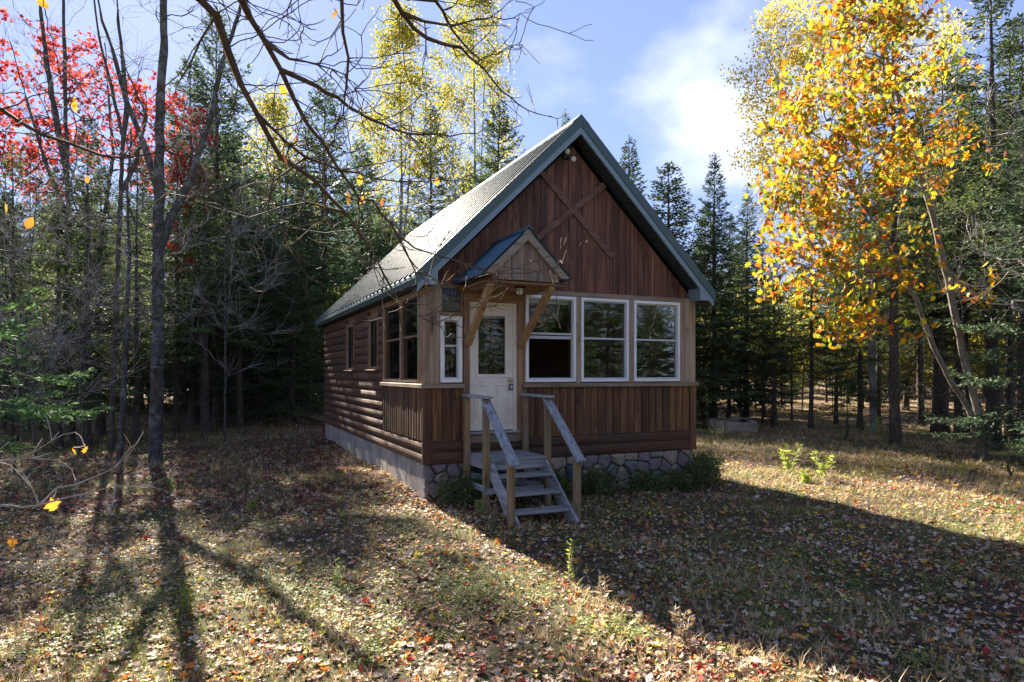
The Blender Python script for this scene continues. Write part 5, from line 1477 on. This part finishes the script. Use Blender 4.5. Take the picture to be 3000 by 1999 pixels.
def left_shrub():
    b = np.array([-3.15, 3.2, g(-3.15, 3.2)]); T = Tree(111); rs = np.random.RandomState(111)
    T.stem(rel(b, [(-3.15, 3.2, -.1), (-3.1, 3.2, .6), (-3.05, 3.25, 1.3)]), r=(.022, .014))
    def PP(l, d0, d1): return [P(u, v, d0 + (d1-d0)*i/(len(l)-1)) for i, (u, v) in enumerate(l)]
    def limb(frm, pts, r): T.stem(rel(b, pts), start=T.near(np.asarray(tuple(frm)) - b), r=r, step=.08)
    limb((-3.1, 3.2, .9), PP([(-40, 1490), (0, 1483), (27, 1480), (58, 1485), (109, 1474), (165, 1438), (214, 1416), (281, 1398), (330, 1367), (388, 1313), (401, 1300), (412, 1270)], 3.7, 4.3), (.0075, .002))
    limb(P(109, 1474, 3.9), PP([(187, 1460), (267, 1443), (339, 1423), (446, 1418), (539, 1378)], 3.95, 4.4), (.005, .0018))
    limb((-3.05, 3.25, 1.2), PP([(-40, 1353), (0, 1351), (89, 1345), (174, 1347), (205, 1376), (218, 1409)], 3.8, 4.1), (.006, .002))
    limb(P(0, 1351, 3.8), PP([(30, 1340), (90, 1320), (150, 1300)], 3.8, 4.0), (.004, .0018))
    limb((-3.1, 3.2, .6), PP([(-40, 1632), (0, 1632), (134, 1634), (232, 1632), (370, 1632), (455, 1610)], 3.6, 4.2), (.0055, .0018))
    limb(P(109, 1474, 3.9), PP([(95, 1432), (50, 1390), (35, 1362)], 3.9, 3.9), (.004, .0018))
    limb(P(0, 1632, 3.65), PP([(120, 1660), (200, 1630), (245, 1600)], 3.7, 4.0), (.004, .0018))
    T.twigs(1, (.05, .2), 2, 1.0, .2, list(rs.choice(np.arange(12, len(T.p)), 20)))
    sl = ((155, 1480, 3.95, .085), (35, 1590, 3.7, .055), (250, 1318, 4.2, .05), (215, 1322, 4.2, .045))
    T.grow([tuple(np.asarray(tuple(P(u, v, d))) - b + np.array([0, 0, sz*.5])) for u, v, d, sz in sl], step=.04, up=.1, wob=.03)
    o = empty('bare_shrub', tuple(b)); tag(o, 'thin pale bare shrub twigs reaching in low from the left edge', 'shrub')
    T.fixr = {k_: v_*1.2 for k_, v_ in T.fixr.items()}
    link('stems', T.mesh('stems', .003), o, mat=M['bark_sunlit'])
    lm = np_mesh('leaf', MAPLE[0], MAPLE[1]); lm.materials.append(M['leaves_last'])
    for u, v, d, sz in sl:
        l = link('leaf', lm, o, tuple(P(u, v, d) - Vector(tuple(b)))); l.rotation_euler = (1.2, .3, rs.uniform(0, 6.28)); l.scale = (sz,)*3
left_shrub()

# dead twiggy tree on the right
def right_bare():
    d = 12.2; x = 11.2; b = (x, d, g(x, d))
    st = [([(0, 0, -.2), (0, 0, 2.5), (-.2, 0, 4.6), (-.3, 0, 6.5), (-.35, 0, 8.5)], (.10, .02))]
    bare('bare_maple_tree', 'pale bare twigs reaching in from the right edge before the spruces', b, st, [(60, (-1.6, 0, 5.4), (2.0, 1.3, 1.8)), (40, (-1.5, .2, 3.9), (1.7, 1.2, 1.0)), (26, (-1.0, 0, 7.2), (1.8, 1.2, 1.2))], 121, 'bark_twig', tip=.0028, per=5, L=(.3, .8), rmax=.1, wob=.1)
right_bare()

# ================================================================== ground cover
def in_cabin(x, y, m=.0):
    c, s = math.cos(HROT), math.sin(HROT)
    lx = (x-HX)*c + (y-HY)*s; ly = -(x-HX)*s + (y-HY)*c
    return (lx > -m) & (lx < W+m) & (ly > -m) & (ly < LH+m)
def vnoise(x, y, s, seed):
    r = np.random.RandomState(seed); out = 0
    for k in range(5):
        a = r.uniform(0, 6.28); f = s*(1.0 + .55*k); out = out + np.sin(x*f*math.cos(a) + y*f*math.sin(a) + r.uniform(0, 6.28))
    return out/5
def view_points(rs, n, d0, d1, power=1.0, margin=1.08):
    """random ground points inside the view, denser near the camera for power > 0"""
    t = rs.uniform(0, 1, n)
    if power == 0: d = np.sqrt(d0*d0 + t*(d1*d1 - d0*d0))
    else: d = d0*(d1/d0)**t
    x = rs.uniform(-1, 1, n)*(.78*d*margin + .3)
    k = ~in_cabin(x, d, .02)
    return x[k], d[k]
def ground_rot(rs, x, y, tilt):
    n = len(x); return euler_mats(rs.uniform(0, 6.28, n), rs.normal(0, tilt, n), rs.uniform(0, 6.28, n))

def litter():
    rs = np.random.RandomState(201); Vs, Fs, base = [], [], 0
    for tm, n, (s0, s1) in ((MAPLE, 36000, (.026, .064)), (OAK, 11000, (.036, .072)), (OVAL, 84000, (.018, .046))):
        xa, da = view_points(rs, n//2, 3.4, 26, 1); xb, db = view_points(rs, n//2, 3.4, 17, 0)
        x, d = np.concatenate([xa, xb]), np.concatenate([da, db])
        dens = .62 + .38*vnoise(x, d, 1.1, 5) + .25*vnoise(x, d, 3.1, 6)
        k = rs.uniform(0, 1, len(x)) < np.clip(dens, .12, 1); x, d = x[k], d[k]
        # drifts against the long wall and round the steps
        m_ = 700; wl_ = [C2W(-.04 - abs(rs.normal(0, .38)), rs.uniform(-.4, 7.5), 0) for _ in range(m_)] + [C2W(rs.normal(.55, .5), -.15 - abs(rs.normal(0, .9)), 0) for _ in range(m_//2)]
        x = np.concatenate([x, [q.x for q in wl_]]); d = np.concatenate([d, [q.y for q in wl_]]); k = ~in_cabin(x, d, .01); x, d = x[k], d[k]
        z = G(x, d) + rs.uniform(.004, .035, len(x))
        t = tm[0].copy(); t[:, 2] *= rs.choice([1.5, 2.4]); t[1::3, 2] += .12
        sg = rs.choice([-1, 1], len(x))
        V, F = scatter(t, tm[1], np.stack([x, d, z], -1), ground_rot(rs, x, d, .52), rs.uniform(s0, s1, len(x))*rs.choice([.6, .8, 1, 1.3], len(x)))
        Vs.append(V); Fs.append(F + base); base += len(V)
    o = link('leaf_litter', np_mesh('leaf_litter', np.concatenate(Vs), Fs), mat=M['leaf_litter'])
    tag(o, 'fallen brown, orange and red leaves covering the ground', 'leaves', kind='stuff')
litter()
def red_litter():
    rs = np.random.RandomState(205); n = 9000
    x = rs.normal(-5.2, 2.4, n); d = rs.uniform(9.5, 25, n); k = ~in_cabin(x, d, .03); x, d = x[k], d[k]
    V, F = scatter(MAPLE[0]*np.array([1, 1, 1.5]), MAPLE[1], np.stack([x, d, G(x, d) + rs.uniform(.012, .04, len(x))], -1), ground_rot(rs, x, d, .35), rs.uniform(.05, .09, len(x)))
    tag(link('red_leaf_litter', np_mesh('red_leaf_litter', V, F), mat=M['leaf_litter_red']), 'dark red fallen maple leaves on the shaded lawn left of the cabin', 'leaves', kind='stuff')
red_litter()

def blades_template(rs, n, h, w, lean):
    V, F = [], []
    for i in range(n):
        a = rs.uniform(0, 6.28); r = rs.uniform(0, .05); bx, by = r*math.cos(a), r*math.sin(a)
        ln = rs.uniform(.3, 1)*lean; b = rs.uniform(0, 6.28); hh = h*rs.uniform(.5, 1.1); dx, dy = math.cos(b), math.sin(b)
        px, py = -dy*w, dx*w; k = len(V)
        V += [(bx-px, by-py, 0), (bx+px, by+py, 0), (bx+dx*ln*.35*hh+px*.7, by+dy*ln*.35*hh+py*.7, hh*.55), (bx+dx*ln*.35*hh-px*.7, by+dy*ln*.35*hh-py*.7, hh*.55), (bx+dx*ln*hh, by+dy*ln*hh, hh*.9)]
        F += [(k, k+1, k+2), (k, k+2, k+3), (k+3, k+2, k+4)]
    return np.array(V), np.array(F)
def grass():
    rs = np.random.RandomState(211)
    for nm, mat, n, h, lean, lab, thr, seed, d1 in (('grass', 'grass_green', 27000, .075, .9, 'short green grass growing through the fallen leaves', .0, 15, 24), ('dry_grass', 'grass_dry', 17000, .11, 1.0, 'dry straw-coloured grass between the fallen leaves', .1, 16, 26)):
        Vs, Fs, base = [], [], 0
        for t in range(4):
            tv, tf = blades_template(rs, 8, 1.0, .012 if t % 2 else .018, lean)
            xa, da = view_points(rs, n//8, 3.3, d1, 1); xb, db = view_points(rs, n//6, 3.3, d1, 0); x, d = np.concatenate([xa, xb]), np.concatenate([da, db])
            q = vnoise(x, d, .9, seed) + .5*vnoise(x, d, 2.6, seed+1) + (.35*np.clip((x-2)/6, 0, 1)*np.clip((d-9)/6, 0, 1) if nm == 'dry_grass' else 0)
            k = q > thr - .12; x, d = x[k], d[k]
            sz = h*rs.uniform(.5, 1.5, len(x))*np.where(d > 11, 1.3, 1.0)
            V, F = scatter(tv, tf, np.stack([x, d, G(x, d)-.004], -1), ground_rot(rs, x, d, .1), sz)
            Vs.append(V); Fs.append(F + base); base += len(V)
        tag(link(nm, np_mesh(nm, np.concatenate(Vs), Fs), mat=M[mat]), lab, 'grass', kind='stuff')
grass()

def herbs():
    rs = np.random.RandomState(221); V, F = [], []
    for i in range(9):
        a = i*.7 + rs.uniform(0, .5); r = rs.uniform(.15, .9); h = rs.uniform(.25, .9); L = rs.uniform(.3, .5)
        c = np.array([math.cos(a)*r, math.sin(a)*r, h]); dr = np.array([math.cos(a), math.sin(a), rs.uniform(-.4, .3)]); s = np.array([-math.sin(a), math.cos(a), rs.uniform(-.3, .3)])
        k = len(V); V += [c, c + dr*L*.5 + s*L*.33, c + dr*L, c + dr*L*.5 - s*L*.33]; F.append((k, k+1, k+2, k+3))
    V, F = np.array(V), np.array(F)
    xa, da = view_points(rs, 22000, 3.3, 20, 1)
    q = vnoise(xa, da, 1.2, 31) + .6*vnoise(xa, da, 3.7, 33); k = q > .22; x, d = xa[k], da[k]
    Vv, Ff = scatter(V, F, np.stack([x, d, G(x, d)], -1), ground_rot(rs, x, d, .15), rs.uniform(.025, .075, len(x)))
    tag(link('ground_herbs', np_mesh('ground_herbs', Vv, Ff), mat=M['herb_green']), 'low green clover and herbs among the leaves', 'ground cover', kind='stuff')
herbs()

# ---- plants that stand out
def leafy_weed(name, label, x, y, h, nst, mat, seed, leaf=.075, wid=.12, group=None, cat='plant'):
    rs = np.random.RandomState(seed); o = empty(name, (x, y, g(x, y))); tag(o, label, cat, group)
    p0, p1, r0, r1, LP, LD = [], [], [], [], [], []
    for s in range(nst):
        q = np.array([0, 0, -.02]); d = unit(np.array([rs.normal(0, .22), rs.normal(0, .22), 1.0])); H = h*rs.uniform(.7, 1.05)
        for k in range(7):
            d = unit(d + rs.normal(0, .06, 3)); nq = q + d*H/7; p0.append(q); p1.append(nq); r0.append(.004); r1.append(.003)
            if k >= 1:
                for _ in range(5):
                    a = rs.uniform(0, 6.28); LP.append(q + (nq-q)*rs.rand()); LD.append(unit(np.array([math.cos(a), math.sin(a), rs.uniform(.1, .8)])))
            q = nq
    link('stems', seg_mesh('stems', p0, p1, r0, r1), o, mat=M['bark_twig'])
    n = len(LP); V, F = kites(np.array(LP), np.array(LD), leaf*rs.uniform(.7, 1.3, n), leaf*.14*rs.uniform(.8, 1.3, n), rs)
    link('foliage', np_mesh('foliage', V, F), o, mat=M[mat]); return o
def on(u, v): d = CAMZ*FPX/(v-HOR); return ux(u, d), d
for i, (u, v, h, n, lab) in enumerate(((2310, 1385, .62, 5, 'leftmost lime-green leafy weed on the lit ground right of the cabin'), (2408, 1412, .55, 4, 'tall lime-green leafy weed standing alone right of the cabin'), (2362, 1418, .22, 3, 'shortest lime-green leafy weed between two taller ones'), (2590, 1312, .95, 4, 'tall yellow-green weed at the foot of the dark spruce trunk'), (2822, 1398, .30, 2, 'small green weed in front of the oak'))):
    x, y = on(u, v); leafy_weed('leafy_weed', lab, x, y, h, n, 'weed_lime', 300+i, leaf=.11 if i != 4 else .08)
for i, (u, v, h, n, lab, mat) in enumerate(((1340, 1492, .28, 5, 'feathery green fern beside the left foot of the steps', 'fern_green'), (1405, 1520, .26, 3, 'yellowing weed in front of the steps', 'weed_lime'), (1452, 1538, .42, 3, 'dry brown weed stalks leaning on the left step post', 'weed_dry'), (1492, 1600, .22, 2, 'pale green weed at the edge of the cabin shadow', 'fern_green'), (1665, 1712, .50, 2, 'tall thin green weed in the lit strip before the steps', 'weed_lime'), (1770, 1800, .32, 2, 'brown seed stalk weed at the edge of the house shadow', 'weed_dry'), (985, 1720, .28, 2, 'small pale weed in the shaded lawn left of the steps', 'herb_green'), (550, 1790, .26, 3, 'thin weed beside the long trunk shadow', 'herb_green'), (2000, 1905, .34, 4, 'dry weed stalks at the bottom edge of the house shadow', 'weed_dry'), (300, 1440, .40, 4, 'pale weed under the bare twigs at left', 'fern_green'), (2110, 1300, .70, 8, 'bushy green weed before the concrete block ring', 'fern_green'), (2440, 1440, .50, 6, 'dry brown seed heads right of the lime weeds', 'weed_dry'), (505, 1440, .3, 4, 'green seedling at the foot of the lichened maple', 'herb_green'), (740, 1500, .25, 4, 'yellowish seedling in the shaded lawn', 'herb_green'))):
    x, y = on(u, v); leafy_weed('weed', lab, x, y, h, n, mat, 330+i, leaf=.06)
# low growth along the stone foundation
def bush(x, y, r, h, seed, label, mat='fern_green'):
    rs = np.random.RandomState(seed); o = empty('bush', (x, y, g(x, y))); tag(o, label, 'bush')
    T = Tree(seed); T.stem([(0, 0, -.05), (0, 0, h*.25)], r=(.012, .008)); T.grow(ell(rs, 46, (0, 0, h*.5), (r, r*.7, h*.5), .05), step=.06); tips = T.twigs(3, (.05, .16), 2)
    link('stems', T.mesh('stems', .0018), o, mat=M['bark_twig'])
    idx = np.asarray(tips)[rs.randint(0, len(tips), 2600)]; pos = np.array(T.p)[idx] + rs.normal(0, .05, (2600, 3)); pos[:, 2] = np.maximum(pos[:, 2], .005)
    V, F = kites(pos, unit(rs.normal(size=(2600, 3)) + np.array([0, 0, .5])), rs.uniform(.03, .08, 2600), rs.uniform(.006, .014, 2600), rs)
    link('foliage', np_mesh('foliage', V, F), o, mat=M[mat])
for i, (lx, ly, r, h, lab) in enumerate(((2.05, -.42, .26, .24, 'low dark green bush right of the steps'), (2.80, -.45, .30, .32, 'dark green bush before the stones under the middle window'), (3.72, -.48, .24, .20, 'low bush before the stones under the right window'), (4.35, -.44, .22, .22, 'low bush with yellow leaves near the right corner'), (5.0, -.42, .30, .46, 'tallest green bush at the right front corner of the cabin'), (5.45, .1, .30, .45, 'small sunlit bush beside the right corner of the cabin'), (.42, -.40, .30, .28, 'small dark bush under the narrow window'))):
    q = C2W(lx, ly, 0); bush(q.x, q.y, r, h, 400+i, lab, 'fern_green')
for i, (u, v, h) in enumerate(((640, 1262, .8), (700, 1258, .6), (760, 1252, .9), (590, 1270, .5), (820, 1262, 1.0), (870, 1275, .9))):
    x, y = on(u, v); plant('sap', x, y, h, label='small spruce seedling along the wood edge left of the cabin', group='spruce seedlings at the left wood edge', name='spruce_seedling')
for i, (u, v, h, lab) in enumerate(((2480, 1290, 1.3, 'blue-green young spruce at the right wood edge'), (2090, 1285, .6, 'green spruce seedling left of the concrete block ring'), (2960, 1400, .8, 'low spruce bough beside the oak foot at the right edge'))):
    x, y = on(u, v); plant('sap', x, y, h, label=lab, name='spruce_seedling', fat=1.3)

# concrete block ring with brush
q = P(2150, 1262, 23.5); blk = empty('concrete_ring', (q.x, q.y, g(q.x, q.y)), R(-8)); tag(blk, 'low ring of concrete blocks filled with brush at the right wood edge', 'fire pit')
for (x0, x1, y0, y1) in ((-.35, .72, -.4, -.22), (-.72, -.42, -.3, .0), (-.78, -.6, .02, .75), (.58, .76, -.2, .7)):
    MB().box(x0, x1, y0, y1, -.1, .30 + .02*x0, .015).build('block', M['concrete'], blk)
rs_ = random.Random(5)
for i in range(16):
    a = rs_.uniform(0, 6.28); c = Vector((rs_.uniform(-.4, .5), rs_.uniform(-.1, .5), rs_.uniform(.26, .42))); d = Vector((math.cos(a)*.55, math.sin(a)*.3, rs_.uniform(-.08, .12)))
    MB().tube([c-d, c+d], [.012, .006], 5).build('stick', M['bark_twig'], blk)
# fallen log
x, y = 13.4, 17.6
lg = empty('fallen_log', (x, y, g(x, y) + .14), R(12)); tag(lg, 'sawn log lying on the leaves at the far right', 'log')
MB().tube([(-.9, 0, 0), (-.3, .02, .01), (.4, 0, 0), (1.1, .03, 0)], [.15, .155, .15, .14], 14).build('log', M['bark_oak'], lg, True)
# shed far back at the left edge
q = P(40, 1200, 44.0); zz = g(q.x, q.y)
sh = empty('shed', (q.x, q.y, zz), R(10)); tag(sh, 'grey shed far behind the trunks at the left edge', 'shed')
MB().box(-3.2, 3.0, 0, 4.0, -.4, 2.0).build('wall', M['shed_wall'], sh)
MB().prism([(-.4, 1.95), (2.0, 3.6), (4.4, 1.95), (4.4, 2.05), (2.0, 3.72), (-.4, 2.05)], lambda p: (-3.5, p[0], p[1]), lambda p: (3.3, p[0], p[1])).build('roof', M['shed_roof'], sh)
MB().box(-.5, .4, -.04, .0, -.3, 1.7).build('door', M['trim_grey_z'], sh)

# leaves that came to rest on the steps
rs_l = np.random.RandomState(611)
spots = [(rs_l.uniform(XL+.1, XR-.1), rs_l.uniform(-.93, -.10), .776) for _ in range(16)] + [(rs_l.uniform(XL+.12, XR-.12), y_ + rs_l.uniform(.02, .2), z_ + .004) for y_, z_ in ((-1.20, .552), (-1.46, .338), (-1.72, .138)) for _ in range(4)]
pos = np.array([tuple(C2W(*q)) for q in spots]); n_ = len(pos); 
V_, F_ = scatter(MAPLE[0], MAPLE[1], pos + np.array([0, 0, .004]), euler_mats(rs_l.uniform(0, 6.28, n_), rs_l.normal(0, .12, n_), rs_l.uniform(0, 6.28, n_)), rs_l.uniform(.03, .06, n_))
tag(link('step_leaf_litter', np_mesh('step_leaf_litter', V_, F_), mat=M['leaf_litter']), 'few dry leaves scattered on the wooden steps', 'leaves', kind='stuff')
